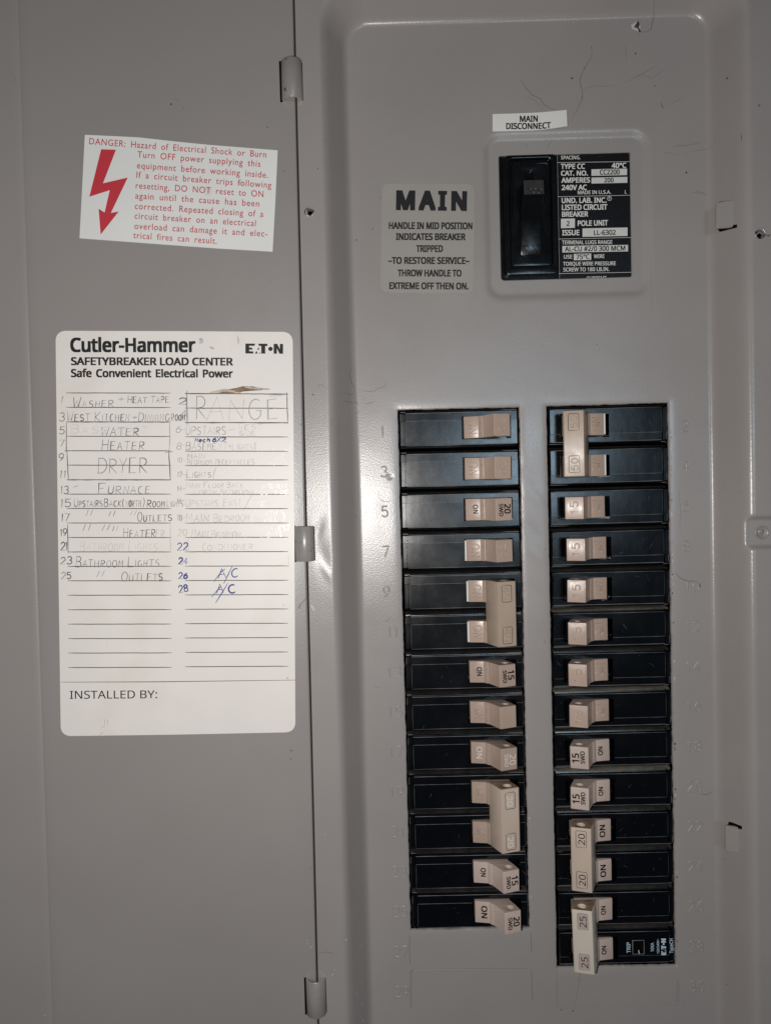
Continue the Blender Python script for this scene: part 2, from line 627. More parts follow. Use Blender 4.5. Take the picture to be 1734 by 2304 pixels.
def ramp(t, a, b):
    """0..1 over t 0..1 with rounded ends of share a (start) and b (end)"""
    t = np.clip(t, 0, 1)
    m = 1.0 / (1 - a / 2 - b / 2)
    return np.where(t < a, m * t * t / (2 * a),
                    np.where(t > 1 - b, 1 - m * (1 - t) ** 2 / (2 * b), m * (t - a / 2)))


def gauss(x, y, cx, cy, sx, sy, ang=0):
    c, s = math.cos(ang), math.sin(ang)
    u = (x - cx) * c + (y - cy) * s
    v = -(x - cx) * s + (y - cy) * c
    return np.exp(-(u / sx) ** 2 - (v / sy) ** 2)


HX, HY = P(690, 1222, 16)
BOSX, BOSY = P(1722, 1198, 15)
MIDX = 66.4


def height(x, y):
    x = np.asarray(x, float)
    y = np.asarray(y, float)
    d = sdf(x, y, RCX, RCY, RHX, RHY, 22)
    h = 16 * (1 - ramp(d / 13.0, 0.34, 0.26))
    # pressed seat round the main breaker
    ix0, iy1 = P(1104, 500)[0], P(1270, 657)[1]
    ix1, iy0 = P(1447, 500)[0], P(1270, 311)[1]
    d2 = sdf(x, y, (ix0 + ix1) / 2, (iy0 + iy1) / 2, (ix1 - ix0) / 2 + 4.2, (iy0 - iy1) / 2 + 4.2, 9)
    h = h - 1.25 * ramp(d2 / 4.4, 0.6, 0.25)
    # gentle oil-canning of the sheet
    h = h + (0.035 * np.sin(x * 0.11 + 1.0) * np.sin(y * 0.047 + 0.4) + 0.03 * np.sin(x * 0.061 - y * 0.083 + 2)
             + 0.012 * np.sin(x * 0.31 + y * 0.23) * np.sin(y * 0.19 - x * 0.12))
    # dents beside the middle hinge
    h = h - 0.28 * gauss(x, y, HX + 6.8, HY - 6, 3.2, 8, 0.25) - 0.22 * gauss(x, y, HX + 5.5, HY + 6, 2.0, 5, -0.3)
    h = h + 0.16 * gauss(x, y, HX + 8.5, HY - 13, 1.5, 5, 0.5)
    # buckles in the web between the two columns
    for (yy, a, sg) in ((-44, 0.7, 1), (-58, 0.6, -1), (-71, 0.75, 1), (-86, 0.7, -1), (-101, 0.6, 1), (-33, 0.6, -1)):
        h = h + 0.13 * sg * gauss(x, y, MIDX + (1.5 if sg > 0 else -1.2), yy, 2.0, 7.5, a)
    h = h - 0.35 * gauss(x, y, *P(878, 1073), 0.9, 0.9)
    # slight draw-in of the sheared window edges
    for (x0, x1, y1, y0) in ((LOX0, LOX1, LOY1, LOY0), (ROX0, ROX1, ROY1, ROY0)):
        dd = -sdf(x, y, (x0 + x1) / 2, (y0 + y1) / 2, (x1 - x0) / 2, (y0 - y1) / 2, 0.5)
        h = h - 0.28 * np.exp(-np.clip(dd, 0, 50) / 1.3)
    # boss for the latch screw
    d3 = sdf(x, y, BOSX + 3, BOSY, 13.0, 7.8, 3.5)
    m = ramp(d3 / 2.6, 0.45, 0.45)
    h = h * (1 - m) + 13.6 * m
    return h


def surf(u, v, lift=0.0):
    h = 0.0
    for _ in range(14):
        x, y = P(u, v, h + lift)
        h = h * 0.4 + 0.6 * float(height(x, y))
    x, y = P(u, v, h + lift)
    return np.array([x, y, h + lift])


panel = empty('electrical_panel', (66.5, -70, 0), 'large grey painted steel electrical panel with open door and recessed centre filling the picture', 'electrical panel')

HOLES = [(LOX0, LOX1, LOY1, LOY0), (ROX0, ROX1, ROY1, ROY0), (MX0, MX1, MY0, MY1)]
# screw holes through the left and right flange: (x, y, r, half)
sh1 = P(695, 477, 16)
sh2 = P(1709, 526, 16)
ROUND = [(sh1[0], sh1[1], 1.55, 2.6), (sh2[0], sh2[1], 1.9, 3.0)]


def gridlines(a, b, step, extra):
    g = list(np.arange(a, b, step)) + [b]
    for e in extra:
        g = [q for q in g if abs(q - e) > step * 0.45 or q in extra]
        g.append(e)
    return np.array(sorted(set(g)))


ex = [h[i] for h in HOLES for i in (0, 1)] + [c + s * hf for (c, _, r, hf) in ROUND for s in (-1, 1)]
ey = [h[i] for h in HOLES for i in (2, 3)] + [c + s * hf for (_, c, r, hf) in ROUND for s in (-1, 1)]
xs = gridlines(PX0, PX1, 0.75, ex)
ys = gridlines(PY0, PY1, 0.75, ey)
GX, GY = np.meshgrid(xs, ys, indexing='ij')
GH = height(GX, GY)


def skew(x, y):
    return x + (y + 50) * 0.0048 * np.clip((-26 - x) / 6, 0, 1)


GXS = skew(GX, GY)
nx, ny = len(xs), len(ys)
xc = (xs[1:] + xs[:-1]) / 2
yc = (ys[1:] + ys[:-1]) / 2
keep = np.ones((nx - 1, ny - 1), bool)
for (x0, x1, y0, y1) in HOLES:
    keep &= ~(((xc > x0) & (xc < x1))[:, None] & ((yc > y0) & (yc < y1))[None, :])
for (cx, cy, r, hf) in ROUND:
    keep &= ~((np.abs(xc - cx) < hf)[:, None] & (np.abs(yc - cy) < hf)[None, :])
idx = np.arange(nx * ny).reshape(nx, ny)
a = idx[:-1, :-1][keep]
b = idx[1:, :-1][keep]
c = idx[1:, 1:][keep]
d = idx[:-1, 1:][keep]
mb = MB()
mb.v = list(map(tuple, np.stack([GXS.ravel(), GY.ravel(), GH.ravel()], 1).tolist()))
mb.f = list(map(tuple, np.stack([a, b, c, d], 1).tolist()))
mb.m = [0] * len(mb.f)


def skirt(pts, depth, out, mi=0):
    """sheared edge: from the rim down by depth; out pulls the first ring a little into the hole"""
    k = len(pts)
    vs, fs = [], []
    for p, o in zip(pts, out):
        vs += [p, p + np.array([o[0] * 0.38, o[1] * 0.38, -0.3]), p + np.array([o[0] * 0.45, o[1] * 0.45, -depth])]
    for i in range(k - 1):
        for j in range(2):
            q = i * 3 + j
            fs.append((q, q + 3, q + 4, q + 1))
    mb.add(vs, fs, mi)


for (x0, x1, y0, y1) in HOLES:
    X_ = xs[(xs >= x0 - 1e-6) & (xs <= x1 + 1e-6)]
    Y_ = ys[(ys >= y0 - 1e-6) & (ys <= y1 + 1e-6)]
    hh = lambda x, y: np.array([x, y, float(height(x, y))])
    ragged = 0.16 if x0 < 100 and y0 < 0 else 0.02

    walk = [1.0]

    def rg():
        walk[0] = 1 + (walk[0] - 1) * 0.72 + random.uniform(-1.6, 1.6) * ragged
        return walk[0]
    SD = 0.75 if y1 > 0.5 else 1.35
    skirt([hh(x, y1) for x in X_], SD, [(0, -1 * rg()) for _ in X_])
    skirt([hh(x, y0) for x in X_[::-1]], SD, [(0, 1 * rg()) for _ in X_])
    skirt([hh(x0, y) for y in Y_], SD, [(1 * rg(), 0) for _ in Y_])
    skirt([hh(x1, y) for y in Y_[::-1]], SD, [(-1 * rg(), 0) for _ in Y_])
# rounded corners of the main breaker window
RC = 2.1
for sx, X0 in ((1, MX0), (-1, MX1)):
    for sy, Y0 in ((1, MY0), (-1, MY1)):
        hz = float(height(X0, Y0))
        pts = [np.array([X0, Y0, hz])]
        for k in range(9):
            t = math.pi / 2 * k / 8
            pts.append(np.array([X0 + sx * (RC - RC * math.sin(t)), Y0 + sy * (RC - RC * math.cos(t)), hz]))
        lo = [p - np.array([0, 0, 0.8]) for p in pts[1:]]
        vs = pts + lo
        fs = [tuple([0] + list(range(1, 10)))]
        fs += [(i, i + 1, i + 10, i + 9) for i in range(1, 9)]
        mb.add(vs, fs)
# left edge flange towards the door
yy = ys
skirt([np.array([float(skew(PX0, y)), y, float(height(PX0, y))]) for y in yy[::1]], 11, [(-0.15, 0) for _ in yy])
# flange screw holes: square patch to circle, then a tube
for (cx, cy, r, hf) in ROUND:
    N = 32
    hz = float(height(cx, cy))
    o_, i_, l_ = [], [], []
    for k in range(N):
        t = 2 * math.pi * k / N
        q = max(abs(math.cos(t)), abs(math.sin(t)))
        o_.append((cx + hf * math.cos(t) / q, cy + hf * math.sin(t) / q, hz))
        rr = r * (1 + 0.10 * math.sin(3 * t + 1) + 0.08 * math.sin(7 * t))
        i_.append((cx + rr * math.cos(t), cy + rr * math.sin(t), hz + 0.12))
        l_.append((cx + rr * 0.95 * math.cos(t), cy + rr * 0.95 * math.sin(t), hz - 3))
    vs = [(float(skew(px, py)), py, pz) for px, py, pz in o_ + i_ + l_]
    fs = []
    for k in range(N):
        k2 = (k + 1) % N
        fs.append((k, k2, N + k2, N + k))
        fs.append((N + k, N + k2, 2 * N + k2, 2 * N + k))
    mb.add(vs, fs)
trim = mb.build('trim', M_PAINT, panel, smooth=55)

mb = MB()
for z, x0, x1 in ((-24, -60, 196),):
    mb.add([(x0, PY0, z), (x1, PY0, z), (x1, PY1, z), (x0, PY1, z)], [(0, 1, 2, 3)])
mb.build('enclosure_back', M_INSIDE, panel)

# burrs round the flange holes
for (cx, cy, r, hf), seedk in zip(ROUND, (1, 2)):
    mb = MB()
    hz = float(height(cx, cy))
    for k in range(7):
        a0 = random.uniform(0, 360)
        pts = [(cx + (r + 0.15 + random.uniform(-.1, .3)) * math.cos(math.radians(a0 + t)), cy + (r + 0.15 + random.uniform(-.1, .3)) * math.sin(math.radians(a0 + t)), hz) for t in range(0, 70, 14)]
        tube(mb, pts, 0.55, 0.3, mi=0 if k % 2 else 1)
    if seedk == 2:
        tube(mb, [(cx - 1.2, cy, hz - 0.6), (cx - 0.2, cy + 0.9, hz - 0.3), (cx + 1.2, cy + 0.4, hz - 0.5)], 0.7, 0.5, mi=0)
        tube(mb, [(cx + 2.6, cy - 0.6, hz), (cx + 3.6, cy - 1.1, hz), (cx + 4.4, cy - 0.4, hz)], 0.5, 0.15, mi=1)
    mb.build('hole_burr', [M_BURR, M_SCRATCH], panel, smooth=60)

# ---- stamped circuit numbers
for k in range(1, 31):
    row = (k - 1) // 2
    v = 971 + row * 90.0
    if k % 2:
        u = 862 + (v - 971) * 0.0205 + (13 if k > 9 else 0)
        if k > 19:
            u += 3
    else:
        u = 1539 + (v - 953) * 0.012 + (12 if k > 9 else 0)
        v -= 12
    p = FIELD.at(u, v)
    wd = (3.1 if len(str(k)) == 1 else 6.9) * (0.45 if k == 1 else 1)
    if k == 11:
        wd = 5.4
    ch = 4.9
    mb = MB()
    hz = float(height(p[0], p[1]))
    c0 = np.array([p[0] - wd / 2, p[1] - ch / 2, hz])
    c1 = np.array([p[0] + wd / 2, p[1] - ch / 2, hz])
    W_, pls = strokes(str(k))
    if k == 1:
        c0[0] -= 0.3
    kk = wd / W_
    for pl in pls:
        pts = densify([(c0[0] + x * kk, c0[1] + y / 6 * ch) for x, y in pl], 0.5)
        tube(mb, [(x, y, float(height(x, y))) for x, y in pts], 0.82, 0.36)
    mb.build('stamped_number', M_PAINT, panel, smooth=70)

# ---- knockout outlines below the last breakers
def groove(pts, wid=0.26, dark=True):
    m1 = MB()
    q = [surf(u, v) for u, v in pts]
    q = densify(q, 2.0)
    q = [(x, y, float(height(x, y))) for x, y, z in q]
    tube(m1, q, wid, 0.02, mi=1, prof=4)
    tube(m1, [(x + wid * 0.9, y - wid * 0.9, z) for x, y, z in q], wid * 2.0, 0.2, mi=0)
    return m1


mb = groove([(921, 2096), (921, 2150), (922, 2168)], 0.2)
for l in ([(924, 2268), (923.5, 2190), (926, 2184), (932, 2181.5), (1186, 2179), (1193, 2182), (1195, 2190), (1197, 2250)],
          [(1193, 2090), (1195, 2142)]):
    m2 = groove(l, 0.24)
    mb.add(m2.v, m2.f)
    mb.m[-len(m2.f):] = m2.m
mb.build('knockout_outline', [M_PAINT, M_SCRATCH], panel, smooth=60)
mb = groove([(1251, 2178), (1252.5, 2266), (1300, 2265), (1521, 2260), (1522, 2206)], 0.22)
mb.build('knockout_outline', [M_PAINT, M_SCRATCHF], panel, smooth=60)

# ---- cracks, hairs and chips in the enamel
def c2(*l):
    return [(867 + x / 1.9204, y / 1.9204) for x, y in l]


def cq(ox, oy, s, *l):
    return [(ox + x / s, oy + y / s) for x, y in l]


mb = MB()
SCR = [
    (c2((1163, 0), (1158, 70), (1145, 128), (1120, 138), (1098, 138)), 0.24, 0),
    (c2((888, 203), (892, 225), (890, 245), (862, 290), (856, 300), (838, 345), (850, 400), (848, 425), (830, 470), (800, 524)), 0.20, 0),
    (c2((856, 290), (862, 296)), 0.5, 0), (c2((886, 203), (891, 210)), 0.5, 0), (c2((848, 415), (852, 428)), 0.4, 0),
    (c2((583, 340), (600, 375), (630, 408), (670, 428), (682, 450), (705, 466), (748, 478)), 0.2, 0),
    (c2((600, 418), (640, 432), (680, 472)), 0.14, 1),
    (c2((1030, 360), (1090, 328), (1130, 308), (1170, 285)), 0.2, 1),
    (c2((1085, 332), (1120, 325), (1150, 338), (1210, 295)), 0.14, 1),
    (c2((852, 385), (900, 372), (990, 372)), 0.13, 1),
    (c2((1190, 443), (1194, 462), (1203, 466)), 0.35, 0), (c2((1225, 455), (1282, 420)), 0.14, 1),
    (c2((1235, 642), (1245, 630), (1295, 628), (1362, 618)), 0.2, 1),
    (c2((1195, 657), (1225, 660), (1262, 672)), 0.14, 1),
    (c2((605, 618), (613, 645)), 0.2, 1), (c2((720, 603), (695, 642)), 0.16, 1),
    (c2((1418, 570), (1425, 610), (1400, 640), (1290, 660)), 0.13, 1),
    (c2((1335, 822), (1388, 842)), 0.2, 1), (c2((1533, 580), (1536, 612)), 0.45, 0),
    (c2((1035, 190), (1040, 265)), 0.12, 1), (c2((1142, 1100), (1148, 1210), (1150, 1344)), 0.10, 1),
    (cq(640, 700, 2.775, (420, 345), (406, 400), (415, 440), (435, 475), (440, 520), (440, 560), (455, 575), (465, 590)), 0.24, 0),
    (cq(640, 700, 2.775, (370, 505), (398, 520), (430, 515), (440, 520)), 0.18, 0),
    (cq(640, 700, 2.775, (363, 567), (400, 566), (440, 573), (458, 582)), 0.18, 0),
    (cq(640, 700, 2.775, (438, 645), (462, 632), (468, 618)), 0.18, 0),
    (cq(640, 700, 2.775, (465, 495), (520, 500), (562, 499), (580, 485), (622, 470), (634, 455), (632, 430)), 0.16, 0),
    (cq(640, 700, 2.775, (503, 584), (520, 576), (555, 568)), 0.18, 0),
    (cq(640, 700, 2.775, (205, 460), (240, 460), (262, 485)), 0.14, 1),
    (cq(640, 700, 2.775, (298, 665), (285, 722)), 0.2, 1), (cq(640, 700, 2.775, (490, 530), (505, 548)), 0.16, 1),
    (cq(640, 700, 2.775, (700, 560), (735, 545)), 0.12, 1),
    (cq(640, 1000, 6.404, (1350, 695), (1362, 760), (1385, 800), (1430, 822), (1510, 822), (1575, 795)), 0.2, 0),
    (cq(640, 1000, 6.404, (1362, 1020), (1345, 1075)), 0.14, 1), (cq(640, 1000, 6.404, (1350, 1120), (1362, 1180), (1358, 1240)), 0.14, 1),
    (cq(1200, 1240, 4.1625, (1325, 195), (1340, 225), (1375, 255), (1450, 285), (1490, 282), (1540, 298)), 0.26, 0),
    (cq(1200, 1240, 4.1625, (1545, 300), (1558, 325), (1548, 350)), 0.6, 0),
    (cq(1500, 1700, 3.662, (270, 318), (330, 324), (355, 308), (370, 298)), 0.2, 0),
    (cq(1200, 1900, 4.1625, (430, 1180), (418, 1320), (400, 1430), (370, 1540)), 0.13, 1),
    (cq(1200, 1900, 4.1625, (462, 1180), (432, 1212), (425, 1300)), 0.13, 1),
    (cq(1200, 1900, 4.1625, (1350, 1240), (1362, 1480)), 0.14, 1),
    (cq(1500, 900, 3.688, (97, 740), (103, 820), (112, 960), (105, 1050), (112, 1105)), 0.13, 1),
    (cq(1500, 900, 3.688, (600, 765), (618, 750)), 0.22, 0),
    (cq(840, 1240, 4.1625, (0, 1270), (60, 1280)), 0.16, 1), (cq(840, 1240, 4.1625, (110, 670), (130, 645), (165, 632)), 0.14, 1),
    (cq(640, 2100, 8.325, (640, 385), (700, 358), (800, 352), (890, 365), (930, 395)), 0.22, 1),
    (cq(640, 2100, 8.325, (1440, 1345), (1465, 1450), (1480, 1560), (1500, 1690)), 0.16, 1),
    (cq(640, 2100, 8.325, (800, 1390), (825, 1370)), 0.3, 1),
    (cq(600, 1100, 5.53, (1040, 350), (1068, 335)), 0.22, 0),
    (cq(600, 1100, 5.53, (1440, 1645), (1490, 1640), (1545, 1615)), 0.12, 1),
    (cq(1500, 0, 3.688, (215, 1470), (220, 1495)), 0.2, 1), (cq(1500, 0, 3.688, (190, 1590), (270, 1605), (330, 1618)), 0.14, 1),
    (cq(1500, 1700, 3.662, (462, 845), (472, 865)), 0.35, 0),
    (cq(1500, 0, 3.688, (270, 640), (292, 665)), 0.2, 1),
]
for pts, wd, mi in SCR:
    mb = MB()
    q = densify([surf(u, v) for u, v in pts], 1.2)
    q = [(x + random.uniform(-.12, .12), y + random.uniform(-.12, .12), 0) for x, y, z in q]
    q = [(x, y, float(height(x, y)) + 0.01) for x, y, z in q]
    tube(mb, q, wd * 0.85, 0.03, prof=4, taper=True)
    mb.build('scratch', M_SCRATCHF if mi else M_SCRATCH, panel)
mb = MB()
# specks
random.seed(11)
for (u, v, r, mi) in [(1286, 176, .5, 0), (1429, 120, .4, 0), (1636, 176, .6, 0), (1472, 193, .35, 0), (1707, 237, .5, 1), (1543, 388, .55, 0), (1342, 775, .25, 0),
                      (838, 515, .3, 0), (704, 888, .45, 1), (731, 315, .4, 1), (855, 445, .25, 1), (1225, 1235, .3, 1), (800, 1162, .35, 0), (1635, 2215, .5, 1),
                      (715, 380, .3, 1), (747, 300, .3, 1), (802, 540, .4, 1), (1350, 1150, .3, 1), (1225, 1443, .25, 0), (1262, 2272, .35, 0), (1288, 2275, .4, 0)] + \
        [(random.uniform(820, 900), random.uniform(930, 1350), random.uniform(.08, .2), 1) for _ in range(26)] + \
        [(random.uniform(680, 740), random.uniform(800, 1500), random.uniform(.08, .22), 1) for _ in range(22)] + \
        [(random.uniform(820, 1500), random.uniform(100, 850), random.uniform(.06, .16), 1) for _ in range(40)] + \
        [(random.uniform(1560, 1730), random.uniform(100, 2200), random.uniform(.06, .2), 1) for _ in range(24)]:
    s_ = surf(u, v)
    if MX0 - 3 < s_[0] < MX1 + 3 and MY0 - 3 < s_[1] < MY1 + 3:
        continue
    prism(mb, [s_ + np.array([r * random.uniform(.6, 1.2) * math.cos(t), r * random.uniform(.6, 1.2) * math.sin(t), 0]) for t in [k * math.pi / 4 for k in range(8)]], 0, (0, 0, 1), 0.03, mi)
mb.build('dirt_specks', [M_SCRATCH, M_SCRATCHF], panel)['kind'] = 'stuff'

mb = MB()
for (u, v, du, dv, wd) in [(777, 2116, 4, -3, .45), (816, 2124, -4, 6, .3), (752, 2181, 1, 2, .4), (749, 2190, -2, 6, .35), (812, 2208, 1, 1, .4), (802, 2236, 1, 3, .4),
                           (815, 2256, -3, 5, .4), (816, 2294, 2, 5, .5), (731, 1878, 1, 1, .4), (784, 1785, 1, 1, .3), (1288, 51, 3, 0, .3), (826, 1342, 1, 1, .35), (846, 1390, 1, 1, .3),
                           (1350, 1, 1, 1, .2), (1401, 2175, 2, 0, .5), (1521, 2172, 1, 2, .7), (700, 1362, 7, 12, .9), (714, 1372, 1, 1, .2)]:
    tube(mb, [surf(u, v), surf(u + du / 2, v + dv / 2), surf(u + du, v + dv)], wd, 0.08, prof=4)
mb.build('white_nicks', M_CHIP, panel)['kind'] = 'stuff'
mb = MB()
# big chip near the top edge of the field
s1 = [surf(*q) for q in c2((1060, 108), (1085, 92), (1100, 112), (1098, 140), (1078, 130), (1062, 124))]
prism(mb, ccw(s1, (0, 0, 1)), 0, (0, 0, 1), 0.03, 0)
s1 = [surf(*q, 0.04) for q in c2((1072, 118), (1090, 88), (1097, 105), (1093, 118), (1103, 138), (1094, 140), (1088, 122))]
prism(mb, ccw(s1, (0, 0, 1)), 0, (0, 0, 1), 0.03, 1)
mb.build('paint_chip', [M_CHIP, M_SCRATCH], panel)
mb = MB()
# ragged flaking along the right edge of the openings
random.seed(5)
for k in range(70):
    v = random.uniform(925, 2150)
    u = 1505.6 + (v - 907) * 0.0128 + random.uniform(0.5, 3)
    prism(mb, [surf(u, v) + np.array([random.uniform(.15, .45) * math.cos(t), random.uniform(.2, .9) * math.sin(t), 0]) for t in [i * math.pi / 3 for i in range(6)]], 0, (0, 0, 1), 0.05, random.choice((0, 2, 2, 2, 1)))
for k in range(26):
    v = random.uniform(925, 2080)
    u = 1170.5 + (v - 913) * 0.0199 + random.uniform(0.5, 2)
    prism(mb, [surf(u, v) + np.array([random.uniform(.12, .3) * math.cos(t), random.uniform(.2, .9) * math.sin(t), 0]) for t in [i * math.pi / 3 for i in range(6)]], 0, (0, 0, 1), 0.05, random.choice((0, 2, 2)))
mb.build('paint_flakes', [M_CHIP, M_SCRATCH, M_PAINT], panel)['kind'] = 'stuff'

# ---- sprung tabs lanced out of the right wall
def tab(pts_px, h, wedge_px):
    mb_ = MB()
    pl = flat(h)
    q = [pl.at(*p) for p in pts_px]
    q = ccw(round_poly(q, 1.0, 4), (0, 0, 1))
    prism(mb_, q, -1.5, (0, 0, 1), 1.5, 0, bev=0.45)
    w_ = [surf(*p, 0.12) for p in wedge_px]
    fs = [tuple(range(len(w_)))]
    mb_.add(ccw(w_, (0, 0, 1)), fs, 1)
    mb_.build('catch_tab', [M_PAINT, M_HOLE], panel, smooth=24)


tab([(1611, 455), (1680, 443), (1680, 507), (1656, 510), (1611, 513)], 10.0,
    [(1609, 510), (1618, 522), (1657, 512), (1657, 505)])
tab([(1632, 1859), (1700, 1866), (1700, 1927), (1680, 1923), (1632, 1917)], 9.5,
    [(1635, 1862), (1638, 1849), (1645, 1850), (1668, 1859), (1668, 1866)])

# ---- latch screw
mb = MB()
N = 28
cx, cy = P(1713, 1198, 13.6)
hz = float(height(cx, cy))
prof_ = [(3.1, -0.1), (3.0, 0.2), (2.7, 0.32), (2.4, 0.22), (2.1, -0.5), (1.2, -0.6), (0, -0.55)]
prof_ = [(3.2, 0.0), (3.05, 0.28), (2.75, 0.36), (2.5, 0.26), (2.25, 0.06), (1.4, 0.05), (1.2, 0.3), (0.6, 0.42), (0.01, 0.45)]
vs, fs = [], []
for r, z in prof_:
    ox, oy = ((-0.5, 0.45) if r < 1.5 else (0, 0))
    for k in range(N):
        t = 2 * math.pi * k / N
        vs.append((cx + ox + r * math.cos(t), cy + oy + r * math.sin(t), hz + z))
for i in range(len(prof_) - 1):
    for k in range(N):
        k2 = (k + 1) % N
        fs.append((i * N + k, i * N + k2, (i + 1) * N + k2, (i + 1) * N + k))
mb.add(vs, fs)
mb.build('latch_screw', M_HINGE, panel, smooth=50)


# ------------------------------------------------------------------ the open door
def dsurf(x, extra=0.0):
    return 16 + DT * (GAPX - x) + extra


dm = MB()
cols = [(-39.25, -10), (-39.2, -1.0), (-39.32, -0.45), (-39.6, -0.1), (-40.1, 0.0), (-60, 0.02), (-90, 0.0), (-120, 0.02), (-140, 0.0), (-153, 0.0),
        (-156.6, -0.03), (-157.3, -0.16), (-157.75, -0.30), (-158.2, -0.16), (-158.9, 0.0), (-161, 0.02), (-185, 0.0), (-200, 0), (-212, -0.1), (-213, -0.6), (-213.2, -12)]
YS = list(np.linspace(PY0, PY1, 90))
for y in YS:
    for (x, e) in cols:
        xx = x + (y + 50) * (0.0048 if x > -100 else 0.006)
        wv = 0.05 * math.sin(y * 0.021 + x * 0.03) + 0.03 * math.sin(y * 0.05 - x * 0.06)
        dm.v.append((xx, y, dsurf(xx, e + (wv if e > -0.5 and -150 < x < -45 else 0))))
k = len(cols)
for i in range(len(YS) - 1):
    for j in range(k - 1):
        a = i * k + j
        dm.f.append((a + k, a + k + 1, a + 1, a)[::-1])
        dm.m.append(0)
door = dm.build('door', M_DOOR, panel, smooth=60)
# flip if needed
me = door.data
me.update()
if sum(1 for p in me.polygons if p.normal.y > 0.5) > len(me.polygons) / 2:
    me.flip_normals()

mb = MB()
for pts, wd, mi in [(cq(0, 0, 1.9204, (755, 422), (775, 445)), .22, 1), (cq(640, 700, 2.775, (90, 700), (100, 712), (108, 700)), .25, 1),
                    (cq(600, 1100, 5.53, (495, 1320), (480, 1370), (450, 1410), (415, 1440), (400, 1480), (415, 1490), (420, 1465)), .28, 1),
                    (cq(640, 1000, 6.404, (165, 705), (205, 745), (255, 790), (285, 850)), .22, 2), (cq(640, 1000, 6.404, (190, 830), (240, 870), (200, 960), (250, 1020)), .2, 2),
                    (cq(0, 0, 1.9204, (65, 335), (72, 355)), .3, 1)]:
    line_px(mb, pts, DOOR, 0.06, wd, mi, hgt=0.03, taper=True)
for (u, v, r, mi) in [(385, 234, .45, 0), (413, 242, .3, 1), (602, 286, .3, 0), (655, 1689, .35, 0), (654, 1708, .3, 0), (699, 1954, .3, 1), (640, 385, .3, 1)] + \
        [(random.uniform(100, 640), random.uniform(100, 2250), random.uniform(.06, .15), 1) for _ in range(30)]:
    s_ = DOOR.at(u, v, 0.06)
    prism(mb, [s_ + np.array([r * random.uniform(.6, 1.2) * math.cos(t), r * random.uniform(.6, 1.2) * math.sin(t), 0]) for t in [kk * math.pi / 4 for kk in range(8)]], 0, (0, 0, 1), 0.03, mi)
for (u, v, du, dv) in [(692, 2114, 0, 3), (691, 2122, 1, 2), (697, 2134, 5, -5), (690, 2281, 2, 1), (100, 2284, 3, 1)]:
    line_px(mb, [(u, v), (u + du, v + dv)], DOOR, 0.06, .4, 3)
mb.build('door_specks', [M_SCRATCH, M_SCRATCHF, M_STAINF, M_CHIP], panel)['kind'] = 'stuff'

# ---- hinges
def hinge(u, v0, v1, r=4.6):
    x, y0 = P(u, v0, 18)
    _, y1 = P(u, v1, 18)
    m = MB()
    NA, NYh = 16, 2
    base = 16.1
    prof = []
    for k in range(NA + 1):
        t = math.pi * (1.06 - 1.12 * k / NA)
        prof.append((x + r * math.cos(t), base - 0.2 + r * 0.98 * math.sin(t)))
    inn = []
    for k in range(NA + 1):
        t = math.pi * (1.06 - 1.12 * k / NA)
        inn.append((x + (r - 0.9) * math.cos(t), base - 0.2 + (r - 0.9) * 0.98 * math.sin(t)))
    n_ = NA + 1
    ysl = [y0, y0 - 0.25, y1 + 0.25, y1]
    rr = [0.2, 0, 0, 0.2]
    vs = []
    for yv, q in zip(ysl, rr):
        for (px, ph) in prof:
            vs.append((x + (px - x) * (1 - q / r), yv, base + (ph - base) * (1 - q / r)))
    o0 = len(vs)
    for yv in (y0, y1):
        for (px, ph) in inn:
            vs.append((px, yv, ph))
    fs = []
    for i in range(3):
        for k in range(NA):
            fs.append((i * n_ + k, (i + 1) * n_ + k, (i + 1) * n_ + k + 1, i * n_ + k + 1))
    for k in range(NA):
        fs.append((k, k + 1, o0 + k + 1, o0 + k))
        fs.append((3 * n_ + k + 1, 3 * n_ + k, o0 + n_ + k, o0 + n_ + k + 1))
        fs.append((o0 + k, o0 + k + 1, o0 + n_ + k + 1, o0 + n_ + k))
    m.add(vs, fs, 0)
    # the knuckle's seam and the slot it comes out of
    m.add([(x - r - 0.75, y1 - 0.4, 16.45), (x - r + 0.5, y1 - 0.4, 16.45), (x - r + 0.5, y0 + 0.2, 16.45), (x - r - 0.75, y0 + 0.2, 16.45)], [(0, 1, 2, 3)], 1)
    tube(m, [(x + r + 0.1, y0 - 0.6, 16.02), (x + r + 0.1, y1 + 0.4, 16.02)], 0.35, 0.05, mi=1)
    sx, sh = x + r * 0.55, base + r * 0.80
    tube(m, [(sx, y0 - 0.3, sh), (sx, y1 + 0.3, sh)], 0.3, 0.12, normal=(0.55, 0, 0.83), mi=0)
    o_ = m.build('hinge', [M_HINGE, M_HOLE], panel, smooth=50)
    return o_


hinge(654, 133, 223)
hinge(683.5, 1184, 1263, 4.35)
hinge(709, 2205, 2286, 4.5)


# ------------------------------------------------------------------ stickers
def sticker(name, poly_px, plane, thick, mat, label, cat, rr=0.0, lift=0.0):
    q = [plane.at(u, v, lift) for u, v in poly_px]
    q = ccw(q, plane.n)
    if rr:
        q = round_poly(q, rr, 7)
    m = MB()
    prism(m, q, 0, plane.n, thick)
    o_ = m.build(name, mat)
    tag(o_, label, cat)
    return o_


def c1(*l):
    return [(x / 1.9204, y / 1.9204) for x, y in l]


